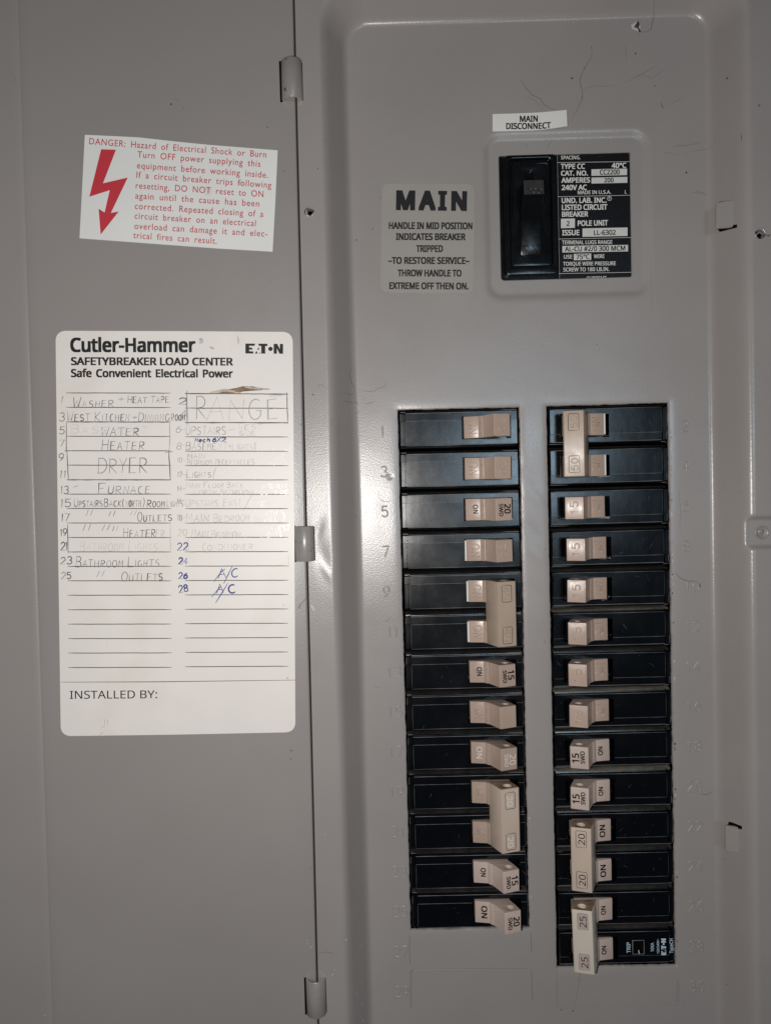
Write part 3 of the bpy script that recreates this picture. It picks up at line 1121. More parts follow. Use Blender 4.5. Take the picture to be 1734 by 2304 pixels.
DL = 0.08   # over the slight waves of the door sheet
dang = sticker('warning_sticker', c1((368, 583), (480, 588), (600, 594), (760, 612), (900, 626), (1200, 650), (1190, 870), (1178, 1088), (940, 1074), (640, 1052), (345, 1030), (357, 800)),
               DOOR, 0.12, M_STICK, 'white danger sticker with red text and lightning arrow, tilted on the open door', 'warning sticker', lift=DL)
m = MB()
LF = DL + 0.15
for s_, a, b in [("DANGER: Hazard of Electrical Shock or Burn", (386, 623), (1150, 681)),
                 ("Turn OFF power supplying this", (594, 680), (1125, 721)),
                 ("equipment before working inside.", (592, 727), (1158, 769)),
                 ("If a circuit breaker trips following", (590, 768), (1172, 813)),
                 ("resetting, DO NOT reset to ON", (587, 814), (1138, 852)),
                 ("again until the cause has been", (585, 858), (1120, 893)),
                 ("corrected. Repeated closing of a", (583, 903), (1138, 938)),
                 ("circuit breaker on an electrical", (582, 945), (1105, 978)),
                 ("overload can damage it and elec-", (581, 989), (1155, 1023)),
                 ("trical fires can result.", (576, 1029), (937, 1054))]:
    put_text(m, s_, c1(a)[0], c1(b)[0], 27 / 1.9204, DOOR, LF, 0.006, font='b', cspace=1.12, wspace=1.75)
m.build('lettering', M_REDT, dang)
m = MB()
bolt = c1((438, 645), (502, 647), (446, 792), (553, 767), (480, 920), (514, 914), (436, 1013), (427, 902), (453, 918), (475, 822), (387, 850))
prism(m, ccw([DOOR.at(u, v, LF - 0.02) for u, v in bolt], DOOR.n), 0, DOOR.n, 0.02)
m.build('lightning_arrow', M_RED, dang)


def c3(*l):
    return [(100 + x / 2.775, 720 + y / 2.775) for x, y in l]


def c4(*l):
    return [(100 + x / 2.775, 1150 + y / 2.775) for x, y in l]


card = sticker('circuit_directory_card', [(126, 744.5), (400, 745.2), (658.6, 747), (662.5, 1200), (664.7, 1647), (400, 1652.5), (137.8, 1656), (131.5, 1200)], DOOR, 0.22, M_PAPER,
               'tall white circuit directory card with printed lines and handwritten entries on the open door', 'directory card', rr=4.2, lift=DL)
LC = DL + 0.24
m = MB()
W8 = 0.018
for s_, a, b, cp, wt in [("Cutler-Hammer", (163, 197), (945, 198), 83, 0.036), ("SAFETYBREAKER LOAD CENTER", (167, 280), (1178, 283), 46, 0.034),
                         ("Safe Convenient Electrical Power", (167, 355), (1178, 358), 47, 0.036)]:
    kw = dict(wspace=1.5) if s_.startswith('Safe ') else {}
    m = MB()
    put_text(m, s_, c3(a)[0], c3(b)[0], cp / 2.775, DOOR, LC, wt, **kw)
    m.build('heading_text', M_INKB, card)
m = MB()
put_text(m, "INSTALLED BY:", c4((160, 1172))[0], c4((705, 1168))[0], 50 / 2.775, DOOR, LC, 0.004)
m.build('heading_text', M_INKB, card)
m = MB()
put_text(m, "R", c3((971, 136))[0], c3((982, 136))[0], 14 / 2.775, DOOR, LC, 0.01)
cc = DOOR.at(*c3((976, 130))[0], LC)
tube(m, [cc + np.array([0.98 * math.cos(t), 0.98 * math.sin(t), 0]) for t in [i * math.pi / 8 for i in range(17)]], 0.2, 0.02, DOOR.n)
m.build('registered_mark', M_INKB, card)
m = MB()
# the maker's blocky mark: E, A and T cut into one another, a dot, N
def logo(mb_, at, n):
    for poly in (((0, 0), (4.1, 0), (3.8, 1.35), (1.9, 1.35), (1.9, 2.35), (3.6, 2.35), (3.3, 3.6), (1.9, 3.6), (1.9, 4.65), (4.6, 4.65), (4.9, 6), (0, 6)),
                 ((4.7, 0), (6.2, 0), (5.6, 1.7)), ((5.9, 2.4), (7.0, 2.4), (6.5, 4.0)), ((6.9, 0), (7.5, 0), (7.5, 1.2)),
                 ((7.9, 0), (9.9, 0), (9.9, 4.6), (11.0, 4.6), (11.0, 6), (6.3, 6), (6.8, 4.6), (7.9, 4.6)),
                 tuple((12.5 + 1.15 * math.cos(i * math.pi / 7), 2.9 + 1.3 * math.sin(i * math.pi / 7)) for i in range(14)),
                 ((14.1, 0), (15.7, 0), (15.7, 3.2), (17.0, 0), (18.8, 0), (18.8, 6), (17.2, 6), (17.2, 2.8), (15.9, 6), (14.1, 6))):
        mb_.add([at(x, y) for x, y in poly], [tuple(range(len(poly)))])


p0, p1 = DOOR.at(*c3((1255, 209))[0], LC), DOOR.at(*c3((1490, 211))[0], LC)
e_ = unit(p1 - p0)
up_ = np.cross(DOOR.n, e_)
kx = np.linalg.norm(p1 - p0) / 18.8
ky = 62 / 2.775 * (np.linalg.norm(p1 - p0) / (235 / 2.775)) / 6
logo(m, lambda x, y: p0 + e_ * x * kx + up_ * y * ky, DOOR.n)
m.build('maker_mark', M_INKB, card)
m = MB()
for i in range(20):
    va = 884 + i * (1502 - 884) / 19
    ua, ub = 149.5 + i * 0.28, 383.5 + i * 0.14
    line_px(m, [(ua, va), (ub, va + 0.6 - i * 0.06)], DOOR, LC, 0.36, wob=0.04)
    vb = 885.8 + i * (1500.3 - 885.8) / 19
    line_px(m, [(417, vb), (648, vb + 0.6 - i * 0.1)], DOOR, LC, 0.36, wob=0.04)
line_px(m, c4((107, 1068), (700, 1066), (1565, 1055)), DOOR, LC, 0.34)
m.build('printed_lines', M_RULE, card)

random.seed(21)
m = MB()   # 0 pencil 1 faint 2 pen 3 rubbed 4 wax
HW = [
    (c3, "1", (98, 515), (112, 515), 38, 0, 0), (c3, "WASHER", (178, 546), (430, 541), 62, 0, .62), (c3, "+", (458, 515), (498, 515), 40, 0, 0),
    (c3, "HEAT TAPE", (520, 518), (778, 515), 42, 0, .85),
    (c3, "3", (92, 632), (126, 632), 52, 0, 0), (c3, "WEST KITCHEN", (140, 630), (528, 630), 58, 0, .72), (c3, "+", (545, 628), (580, 626), 40, 0, 0),
    (c3, "DINNING", (586, 632), (778, 632), 56, 0, .75), (c3, "ROOM", (792, 630), (876, 626), 48, 0, .75),
    (c3, "5", (92, 712), (124, 712), 45, 0, 0), (c3, "WATER", (352, 722), (585, 720), 56, 0, .8), (c3, "BASEMENT", (165, 708), (640, 708), 50, 5, .8),
    (c3, "7", (92, 790), (124, 788), 42, 0, 0), (c3, "HEATER", (356, 812), (620, 808), 64, 0, .78),
    (c3, "9", (92, 880), (122, 878), 46, 0, 0), (c3, "DRYER", (332, 958), (636, 952), 98, 0, .9), (c3, "11", (98, 985), (132, 984), 42, 0, 0),
    (c3, "13", (104, 1085), (150, 1085), 50, 0, 0), (c3, "-", (180, 1065), (215, 1055), 40, 0, 0), (c3, "FURNACE", (335, 1085), (655, 1082), 62, 0, .7),
    (c3, "15", (106, 1168), (164, 1168), 52, 0, 0), (c3, "UPSTAIRS", (185, 1166), (362, 1164), 48, 0, .75), (c3, "BACK", (372, 1165), (478, 1164), 50, 0, .75),
    (c3, "(NORTH)", (482, 1165), (630, 1165), 50, 0, .75), (c3, "ROOM", (640, 1168), (748, 1168), 46, 0, .8), (c3, "LIGHTS", (765, 1168), (865, 1163), 42, 1, .8),
    (c3, "17", (108, 1256), (152, 1255), 46, 0, 0), (c3, '"', (258, 1238), (284, 1236), 50, 0, 0), (c3, '"', (400, 1238), (426, 1236), 46, 0, 0), (c3, '"', (530, 1234), (556, 1232), 42, 1, 0),
    (c3, "OUTLETS", (582, 1258), (795, 1254), 56, 0, .72),
    (c4, "19", (105, 155), (142, 152), 46, 0, 0), (c4, '"', (236, 140), (268, 138), 54, 0, 0), (c4, '"', (352, 138), (384, 136), 50, 0, 0), (c4, '"', (425, 138), (448, 136), 46, 0, 0),
    (c4, "HEATER", (492, 164), (690, 162), 58, 0, .75), (c4, "ER", (695, 162), (748, 162), 44, 3, 0),
    (c4, "21", (102, 245), (142, 243), 48, 0, 0), (c4, "BATHROOM LIGHTS", (222, 252), (705, 250), 62, 5, .75),
    (c4, "23", (100, 332), (172, 330), 44, 0, 0), (c4, "BATHROOM", (195, 348), (486, 350), 62, 0, .68), (c4, "LIGHTS", (520, 348), (715, 344), 58, 0, .7),
    (c4, "25", (106, 424), (166, 422), 42, 0, 0), (c4, '"', (322, 428), (352, 426), 50, 0, 0), (c4, "OUTLETS", (482, 438), (735, 432), 60, 0, .7),
    (c3, "2", (838, 526), (882, 526), 44, 0, 0), (c3, "4", (852, 606), (886, 604), 44, 0, 0), (c3, "R", (945, 620), (1005, 618), 132, 0, 0), (c3, "A", (1012, 626), (1112, 624), 135, 1, 0), (c3, "N", (1145, 622), (1240, 616), 130, 1, 0), (c3, "G", (1272, 622), (1350, 618), 128, 1, 0), (c3, "E", (1392, 620), (1455, 612), 130, 1, 0), (c3, "-", (1385, 478), (1475, 474), 2, 1, 0),
    (c3, "6", (820, 704), (850, 704), 44, 1, 0), (c3, "-", (850, 704), (878, 704), 40, 1, 0), (c3, "UPSTAIRS", (882, 716), (1130, 714), 58, 1, .85), (c3, "-", (1140, 712), (1190, 706), 50, 1, 0),
    (c3, "WEST", (1212, 684), (1352, 682), 30, 3, 0), (c3, "SIDE", (1214, 722), (1318, 720), 28, 3, 0),
    (c3, "Mech", (940, 762), (1032, 760), 26, 2, 0), (c3, "6X2", (1050, 760), (1130, 758), 26, 2, 0),
    (c3, "8", (824, 808), (852, 808), 44, 1, 0), (c3, "-", (852, 800), (880, 800), 40, 1, 0), (c3, "BASEMENT", (882, 810), (1140, 808), 50, 1, .8), (c3, "+", (1145, 808), (1170, 806), 36, 1, 0),
    (c3, "LIGHTS(", (1172, 812), (1325, 810), 46, 3, .8), (c3, "AND", (1375, 780), (1440, 778), 30, 4, 0), (c3, "MAIN INSIDE", (1340, 822), (1520, 812), 30, 4, 0), (c3, "(", (1318, 810), (1340, 812), 66, 4, 0), (c3, ")", (1520, 810), (1545, 810), 66, 4, 0),
    (c3, "10-", (832, 888), (882, 888), 28, 1, 0), (c3, "MAIN", (892, 866), (1000, 864), 32, 1, 0), (c3, "BEDROOM RECEPTACLES", (890, 906), (1310, 902), 34, 3, .9), (c3, "/", (1318, 900), (1345, 895), 50, 4, 0),
    (c3, "DINING", (1378, 872), (1492, 868), 30, 4, 0), (c3, "ROOM", (1395, 908), (1508, 905), 30, 4, 0),
    (c3, "12-", (832, 980), (882, 980), 32, 1, 0), (c3, "LIGHTS", (886, 984), (1040, 982), 46, 1, .7), (c3, "(", (1045, 985), (1066, 988), 62, 3, 0), (c3, "ALL WEST", (1086, 958), (1252, 954), 30, 4, 0),
    (c3, "HALL FRONT)", (1090, 996), (1300, 992), 30, 4, 0),
    (c3, "14-", (832, 1068), (882, 1066), 30, 1, 0), (c3, "MAIN FLOOR BACK", (884, 1050), (1240, 1046), 34, 3, .85), (c3, "NORTH BEDROOM", (930, 1092), (1300, 1086), 30, 3, .9), (c3, "BASEMENT", (1345, 1052), (1515, 1048), 28, 4, .9), (c3, "OUTSIDE", (1345, 1090), (1518, 1086), 28, 4, .9),
    (c3, "16-", (832, 1145), (876, 1140), 32, 1, 0), (c3, "UPSTAIRS", (882, 1166), (1082, 1162), 46, 3, .8), (c3, "EAST", (1118, 1164), (1228, 1158), 46, 3, .8), (c3, "/", (1240, 1170), (1310, 1150), 62, 1, 0), (c3, "SIDE", (1270, 1172), (1382, 1168), 38, 4, .9),
    (c3, "18-", (832, 1252), (882, 1250), 36, 1, 0), (c3, "MAIN", (886, 1262), (1024, 1256), 56, 1, .75), (c3, "BEDROOM", (1056, 1262), (1275, 1256), 52, 3, .75), (c3, "(", (1285, 1258), (1310, 1262), 70, 4, 0), (c3, "NORTH", (1325, 1228), (1452, 1222), 34, 4, 0), (c3, "WALL", (1362, 1262), (1455, 1258), 30, 4, 0),
    (c4, "20", (834, 156), (890, 152), 42, 3, 0), (c4, "MAIN", (920, 164), (1022, 160), 48, 1, .75), (c4, "BEDROOM", (1042, 166), (1222, 164), 46, 3, .75), (c4, "(", (1240, 162), (1265, 165), 62, 4, 0), (c4, "SOUTH WEST", (1300, 130), (1530, 122), 32, 4, 0), (c4, "LIGHTS", (1350, 166), (1480, 162), 30, 4, 0),
    (c4, "22", (830, 246), (892, 244), 44, 2, 0), (c4, "24", (838, 332), (890, 330), 40, 2, 0), (c4, "26", (838, 424), (892, 420), 36, 2, 0), (c4, "28", (842, 512), (898, 500), 44, 2, 0),
    (c4, "CONDITIONER", (985, 246), (1300, 240), 40, 5, .9),
    (c4, "A", (1086, 418), (1130, 412), 56, 2, 0), (c4, "C", (1168, 418), (1212, 408), 52, 2, 0), (c4, "A", (1076, 512), (1115, 508), 52, 2, 0), (c4, "C", (1150, 516), (1196, 508), 52, 2, 0),
]
for fn, s_, a, b, cp, mi, sm in HW:
    wd = {0: 0.38, 1: 0.33, 2: 0.50, 3: 0.26, 4: 0.26, 5: 0.3}[mi]
    hand(m, s_, fn(a)[0], fn(b)[0], cp / 2.775, DOOR, mi, wd, 0.135, 0.10, sm, lift=LC + 0.03)
for pts, mi, wd in [(c4((1060, 440), (1108, 375), (1128, 362)), 2, .42), (c4((1122, 452), (1172, 345)), 2, .42), (c4((1045, 536), (1095, 478), (1105, 470)), 2, .42), (c4((1070, 572), (1145, 452)), 2, .42),
                    (c3((137, 640), (140, 726), (138, 815), (128, 818), (172, 816)), 0, .36), (c3((142, 820), (146, 908), (152, 1000)), 0, .42), (c3((780, 640), (784, 725), (780, 815)), 1, .34), (c3((778, 820), (782, 908), (786, 996)), 0, .5), (c3((755, 826), (798, 822)), 0, .5),
                    (c3((137, 637), (785, 638)), 0, .36), (c3((142, 1000), (788, 1000)), 1, .34),
                    (c3((891, 440), (889, 520), (893, 652)), 0, .42), (c3((1512, 452), (1516, 550), (1518, 642)), 0, .42), (c3((878, 457), (1520, 464)), 0, .44), (c3((880, 641), (1520, 643)), 0, .4), (c3((880, 550), (1000, 552)), 0, .4),
                    (c4((145, 82), (147, 170), (150, 262)), 0, .4), (c4((786, 82), (788, 258)), 3, .3), (c4((898, 172), (900, 256)), 3, .3), (c4((1522, 260), (1524, 350)), 3, .26),
                    (c3((1480, 1190), (1500, 1220), (1490, 1262)), 4, .3), (c3((1310, 1000), (1310, 960), (1290, 930)), 4, .3), (c3((1520, 735), (1535, 770), (1530, 830)), 4, .3)]:
    line_px(m, pts, DOOR, LC + 0.03, wd, mi, wob=0.10)
m.build('handwriting', [M_PENCIL, M_PENCILF, M_PEN, M_PENCILR, M_WAX, M_ERASED], card)
m = MB()
for pts, wd, mi in [(c3((1100, 448), (1150, 446), (1200, 440), (1240, 430), (1300, 428), (1350, 432)), 2.4, 0), (c3((1040, 452), (1120, 440), (1190, 446), (1220, 456)), 1.6, 1), (c3((1210, 436), (1260, 421), (1310, 428), (1400, 432)), 1.4, 1),
                    (c3((1035, 168), (1048, 176), (1056, 178)), 1.0, 1), (c3((1205, 100), (1212, 125), (1210, 150)), .6, 1), (c3((1140, 236), (1165, 240), (1160, 255)), .5, 0), (c4((380, 1302), (376, 1330)), .5, 1), (c4((395, 1308), (398, 1335)), .4, 1), (c4((360, 1352), (378, 1340)), .5, 1), (c4((345, 1396), (366, 1382)), .5, 1),
                    (c4((388, 810), (392, 825)), .3, 1), (c4((1492, 585), (1493, 589)), .5, 0), (c4((1516, 1041), (1519, 1045)), .7, 0)]:
    m = MB()
    line_px(m, pts, DOOR, LC + 0.004, wd, 0, hgt=0.02, taper=True)
    m.build('stain', M_STAINF if mi else M_STAIN, card)

# main instruction sticker
ms = sticker('main_instruction_sticker', [(859, 413), (1067, 414), (1064.9, 660), (856, 657)], FIELD, 0.12, M_FILM,
             'glossy grey MAIN sticker with black instruction text left of the main breaker', 'instruction sticker', rr=3.2, lift=0.08)
m = MB()
put_text(m, "MAIN", c2((45, 903))[0], c2((351, 907))[0], 75 / 1.9204, FIELD, 0.22, 0.055, cspace=1.3)
for s_, a, b in [("HANDLE IN MID POSITION", (14, 988), (375, 990)), ("INDICATES BREAKER", (45, 1036), (345, 1037)), ("TRIPPED", (132, 1088), (248, 1088)),
                 ("\u2013TO RESTORE SERVICE\u2013", (12, 1139), (362, 1140)), ("THROW HANDLE TO", (52, 1193), (328, 1194)), ("EXTREME OFF THEN ON.", (16, 1248), (358, 1250))]:
    put_text(m, s_, c2(a)[0], c2(b)[0], 27 / 1.9204, FIELD, 0.22, 0.040)
m.build('lettering', M_INKB, ms)

# main disconnect strip, its right end lifting off
m = MB()
tl, tr, bl, br = [FIELD.at(*c2(p)[0]) for p in ((462, 494), (779, 481), (462, 569), (779, 557))]
NX, NZ = 16, 5


def strip_pt(u, v, lift=0.0):
    p = (tl * (1 - u) + tr * u) * (1 - v) + (bl * (1 - u) + br * u) * v
    sag = 0.010 * math.sin(math.pi * u)
    p = p + (bl - tl) * sag * (2 if u < .7 else 1)
    z = 0.25 + 2.2 * max(0, u - 0.55) ** 2 / 0.2 * (0.55 + 0.6 * v)
    return p + np.array([0, 0, z + lift])


vs = [strip_pt(i / NX, j / NZ) for j in range(NZ + 1) for i in range(NX + 1)]
fs = [(j * (NX + 1) + i, (j + 1) * (NX + 1) + i, (j + 1) * (NX + 1) + i + 1, j * (NX + 1) + i + 1) for j in range(NZ) for i in range(NX)]
m.add(vs, fs)
m.add([v - np.array([0, 0, 0.1]) for v in vs], [f[::-1] for f in fs])
md = m.build('main_disconnect_label', M_STRIP, smooth=60)
tag(md, 'small white paper strip reading MAIN DISCONNECT stuck above the main breaker', 'label')
m = MB()
for s_, a, b, cp in (("MAIN", (579, 526), (657, 525), 25), ("DISCONNECT", (520, 558), (712, 556), 25)):
    v, f, cap = glyphs(s_, 0.034)
    x0, x1 = v[:, 0].min(), v[:, 0].max()
    pts = []
    for x, y, zz in v:
        px = a[0] + (x - x0) / (x1 - x0) * (b[0] - a[0])
        py = a[1] + (b[1] - a[1]) * (x - x0) / (x1 - x0) - y / cap * cp
        u = (px - 462) / 317.0
        top = 494 - 13 * u
        vv = (py - top) / (75.5)
        pts.append(strip_pt(u, vv, 0.03 + zz))
    m.add(pts, f)
m.build('lettering', M_INKB, md)


# ------------------------------------------------------------------ moulded solids from 2D outlines
def solid(outline, half, bev, mats, axis, holes=(), circles=(), name='part', parent=None, matfn=None, smooth=35, org=None):
    """outline in mm (a,b); extruded by half both ways. axis 'Y': (a,b)->(X,H), depth Y ; 'H': (a,b)->(X,Y), depth H ; 'X': (a,b)->(Y,H), depth X"""
    cu = bpy.data.curves.new('c', 'CURVE')
    cu.dimensions = '2D'
    cu.fill_mode = 'BOTH'
    cu.extrude = half - bev
    cu.bevel_depth = bev
    cu.bevel_resolution = 2
    cu.offset = -bev
    loops = [outline] + list(holes) + [[(cx + r * math.cos(2 * math.pi * k / 20), cy + r * math.sin(2 * math.pi * k / 20)) for k in range(20)] for cx, cy, r in circles]
    for lp in loops:
        sp = cu.splines.new('POLY')
        sp.points.add(len(lp) - 1)
        for q, (a_, b_) in zip(sp.points, lp):
            q.co = (a_, b_, 0, 1)
        sp.use_cyclic_u = True
    ob = bpy.data.objects.new('c', cu)
    me = bpy.data.meshes.new_from_object(ob)
    bpy.data.objects.remove(ob)
    bpy.data.curves.remove(cu)
    org = np.zeros(3) if org is None else np.array(org, float)
    m_ = MB()
    vs = []
    for v in me.vertices:
        a_, b_, z = v.co
        p = {'Y': (a_, z, b_), 'H': (a_, b_, z), 'X': (z, a_, b_)}[axis]
        vs.append(np.array(p) + org)
    fl = [tuple(p.vertices) for p in me.polygons]
    if axis == 'Y':
        fl = [f[::-1] for f in fl]
    bpy.data.meshes.remove(me)
    m_.add(vs, fl)
    if matfn:
        m_.m = [matfn([vs[i] for i in f]) for f in fl]
    return m_


def weld_build(m_, name, mats, parent, smooth=35):
    o_ = m_.build(name, mats, parent)
    import bmesh
    bm = bmesh.new()
    bm.from_mesh(o_.data)
    bmesh.ops.remove_doubles(bm, verts=bm.verts, dist=1e-6)
    bmesh.ops.recalc_face_normals(bm, faces=bm.faces)
    bm.to_mesh(o_.data)
    bm.free()
    o_.data.polygons.foreach_set('use_smooth', [True] * len(o_.data.polygons))
    o_.data.set_sharp_from_angle(angle=math.radians(smooth))
    return o_


def rrect(x0, x1, y0, y1, r, seg=6):
    o_ = []
    for cx, cy, a0 in ((x1 - r, y1 - r, 0), (x0 + r, y1 - r, 90), (x0 + r, y0 + r, 180), (x1 - r, y0 + r, 270)):
        for k in range(seg + 1):
            t = math.radians(a0 + 90 * k / seg)
            o_.append((cx + r * math.cos(t), cy + r * math.sin(t)))
    return o_


# ------------------------------------------------------------------ branch circuit breakers
# local frame: x along the row (0 = middle of the opening), y up, h out of the face
XO = 28.65


def step_axis(pairs, lo, hi):
    g = [lo, hi]
    for p in pairs:
        g += [p - 0.14, p + 0.14]
    return sorted(g)


def body_mesh(trip=False, flip=False):
    """moulded case: stepped face with shoulder, end section, handle slot and sloping sides"""
    m_ = MB()
    XL, XR = -27.7, 27.75
    yprof = [(-9.42, -9.0, 0), (-9.15, -4.5, 0), (-8.9, -2.3, 0), (-8.5, -1.5, 0), (-7.85, -1.35, 0), (-7.55, -0.15, 0), (-7.3, 0, 0),
             (4.0, 0, 0), (4.15, -0.32, 0), (7.5, -0.36, 0), (7.75, -0.9, 0), (7.95, -1.3, 0), (8.3, -1.35, 0), (8.6, -1.6, 0), (8.9, -2.3, 0), (9.15, -4.5, 0), (9.42, -9.0, 1)]
    yv = []
    for y, h, k_ in yprof:
        yv.append(y)
    slotx = (28.4 - XO, 51.3 - XO) if flip else (30.1 - XO, 52.9 - XO)
    sloty = (-5.0, 5.7)
    xsteps = [XL, XL + 0.25, XL + 0.6, 3.3 - XO - 0.16, 3.3 - XO + 0.05, 3.75 - XO - 0.05, 3.75 - XO + 0.16, slotx[0], slotx[0] + 0.001, slotx[1], slotx[1] + 0.001, 27.0, 27.5, XR]
    ylist = sorted(set(yv + [sloty[0], sloty[0] - 0.001, sloty[1], sloty[1] + 0.001]))

    def yh(y):
        for (a_, ha, _), (b_, hb, _) in zip(yprof, yprof[1:]):
            if a_ <= y <= b_:
                return ha + (hb - ha) * (y - a_) / max(1e-9, b_ - a_)
        return -9

    def xh(x):
        if x <= XL + 1e-6:
            return -6
        if x < XL + 0.3:
            return -1.2
        if x < 3.3 - XO - 0.1:
            return -0.75
        if x < 3.75 - XO:
            return -2.2
        if x > XR - 0.01:
            return -7
        if x > 27.4:
            return -0.6
        return 0
    for i, x in enumerate(xsteps):
        for y in ylist:
            h = yh(y) + xh(x)
            if slotx[0] + 0.0005 <= x <= slotx[1] + 0.0005 and sloty[0] - 0.0005 <= y <= sloty[1] + 0.0005:
                h = -7.5
            m_.v.append((x, y, h))
    ny_ = len(ylist)
    for i in range(len(xsteps) - 1):
        for j in range(ny_ - 1):
            a_ = i * ny_ + j
            m_.f.append((a_, a_ + ny_, a_ + ny_ + 1, a_ + 1))
            m_.m.append(1 if (ylist[j] >= 8.59 and not flip) or (flip and ylist[j] < -8.55) else 0)
    # rubbed arrises; the moulding's edge highlights are painted in by the same pale beads
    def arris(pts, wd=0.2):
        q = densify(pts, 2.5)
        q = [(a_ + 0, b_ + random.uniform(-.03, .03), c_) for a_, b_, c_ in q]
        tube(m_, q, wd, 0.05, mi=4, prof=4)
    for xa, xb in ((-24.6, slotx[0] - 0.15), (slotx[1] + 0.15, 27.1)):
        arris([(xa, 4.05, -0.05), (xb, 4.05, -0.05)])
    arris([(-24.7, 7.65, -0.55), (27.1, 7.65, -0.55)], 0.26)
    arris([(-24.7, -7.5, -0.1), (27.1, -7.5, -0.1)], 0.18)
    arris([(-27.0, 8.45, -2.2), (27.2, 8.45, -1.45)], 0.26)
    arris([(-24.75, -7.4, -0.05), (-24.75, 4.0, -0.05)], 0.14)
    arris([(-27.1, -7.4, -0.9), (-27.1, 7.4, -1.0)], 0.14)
    # moulded hairlines on the face
    tube(m_, [(slotx[1] + 0.4, 3.9, 0.0), (27.2, 3.9, 0.0)], 0.15, 0.06, mi=0, prof=4)
    if trip:
        prism(m_, [(-12.6, -3.3, 0), (-7.2, -3.3, 0), (-7.2, 3.3, 0), (-12.6, 3.3, 0)], 0, (0, 0, 1), 0.02, 2)
        tube(m_, [(-12.6, -3.3, 0), (-7.2, -3.3, 0), (-7.2, 3.3, 0), (-12.6, 3.3, 0), (-12.6, -3.3, 0)], 0.4, 0.15, mi=4)
        tube(m_, [(-10.2, 2.9, 0.03), (-10.0, 1.6, 0.03)], 0.7, 0.15, mi=3)
    return m_


# handle profile in (x, h); heights above the breaker face
def loc(pts):
    return [(x - XO, h - 0.8) for x, h in pts]


H_FULL = loc([(31.0, -5), (31.0, 1.5), (31.3, 1.75), (37.5, 2.7), (37.75, 3.0), (38.5, 4.0), (39.6, 4.7), (39.75, 5.3), (40.1, 5.6), (43.4, 11.9), (43.7, 12.05), (51.0, 9.6), (51.2, 9.2), (49.6, 5.0), (47.6, 1.0), (46.5, -5)])
H_LOW = loc([(31.0, -5), (31.0, 1.5), (31.3, 1.75), (37.5, 2.7), (37.75, 3.0), (38.5, 4.0), (40.5, 5.2), (41.5, 5.6), (49, 5.6), (49, -5)])
T_FULL = loc([(38.9, 2.6), (38.9, 4.2), (42.9, 12.4), (43.3, 12.75), (51.4, 10.3), (51.75, 9.8), (50.2, 5.4), (49.0, 2.6)])
FA, FB = np.array([43.6 - XO, 0, 12.03 - 0.8]), np.array([51.1 - XO, 0, 9.58 - 0.8])
TA, TB = np.array([43.2 - XO, 0, 12.76 - 0.8]), np.array([51.5 - XO, 0, 10.28 - 0.8])
OA, OB = np.array([31.3 - XO, 0, 1.76 - 0.8]), np.array([37.5 - XO, 0, 2.72 - 0.8])
HALF_H = 5.1


def face_text(m_, s, A, Bp, t0, caph, length, yc_, style, mi=0, lift=0.05, weight=0.028):
    """reads downwards, letter tops towards Bp"""
    e1 = unit(Bp - A)
    n_ = unit(np.cross(e1, np.array([0, 1.0, 0])))
    if n_[2] < 0:
        n_ = -n_
    base = A + (Bp - A) * t0
    p0 = base + np.array([0, yc_ + length / 2, 0])
    p1 = base + np.array([0, yc_ - length / 2, 0])
    if style == 'print':
        put_text3(m_, s, p0 + n_ * lift, p1 + n_ * lift, n_, caph, weight, mi)
    else:
        put_strokes3(m_, s, p0, p1, n_, caph, style, 0.33, mi)


def face_rect(m_, A, Bp, t0, t1, yc_, length, wid, mi, hgt=0.15):
    e1 = unit(Bp - A)
    n_ = unit(np.cross(e1, np.array([0, 1.0, 0])))
    if n_[2] < 0:
        n_ = -n_
    a_, b_ = A + (Bp - A) * t0, A + (Bp - A) * t1
    d_ = np.array([0, length / 2, 0])
    c_ = np.array([0, yc_, 0])
    r = 0.35
    u = e1 * r
    w_ = np.array([0, r, 0])
    pts = [a_ + d_ + c_ + u, b_ + d_ + c_ - u, b_ + d_ + c_ - w_, b_ - d_ + c_ + w_, b_ - d_ + c_ - u, a_ - d_ + c_ + u, a_ - d_ + c_ + w_, a_ + d_ + c_ - w_, a_ + d_ + c_ + u]
    tube(m_, pts, wid, hgt, n_, mi, prof=4)


def face_patch(m_, A, Bp, t0, t1, yc_, length, mi, lift):
    e1 = unit(Bp - A)
    n_ = unit(np.cross(e1, np.array([0, 1.0, 0])))
    if n_[2] < 0:
        n_ = -n_
    a_, b_ = A + (Bp - A) * t0, A + (Bp - A) * t1
    d_ = np.array([0, length / 2, 0])
    c_ = np.array([0, yc_, 0])
    prism(m_, ccw([a_ + d_ + c_, b_ + d_ + c_, b_ - d_ + c_, a_ - d_ + c_], n_), 0, n_, lift)


MESH = {}


def shared(key, fn, name, mats, parent, yoff=0.0, smooth=35, weld=True):
    """first use builds the part in the thing's local frame, later uses copy it"""
    if key not in MESH:
        ORIG['__l'] = np.zeros(3)
        m_ = fn()

        class _P:
            name = '__l'
        par = parent
        keep_ = ORIG[parent.name]
        ORIG[parent.name] = np.zeros(3)
        o_ = weld_build(m_, name, mats, parent, smooth) if weld else m_.build(name, mats, parent, smooth=smooth)
        ORIG[parent.name] = keep_
        MESH[key] = o_
    else:
        o_ = MESH[key].copy()
        COL.objects.link(o_)
        o_.parent = parent
    o_.location = B((0, yoff, 0))
    ORIG[o_.name] = np.array([0, yoff, 0.0])
    return o_


def local_build(m_, name, mats, parent, yoff=0.0, smooth=60):
    keep_ = ORIG.get(parent.name)
    ORIG[parent.name] = np.zeros(3)
    o_ = m_.build(name, mats, parent, smooth=smooth)
    if keep_ is not None:
        ORIG[parent.name] = keep_
    o_.location = B((0, yoff, 0))
    return o_


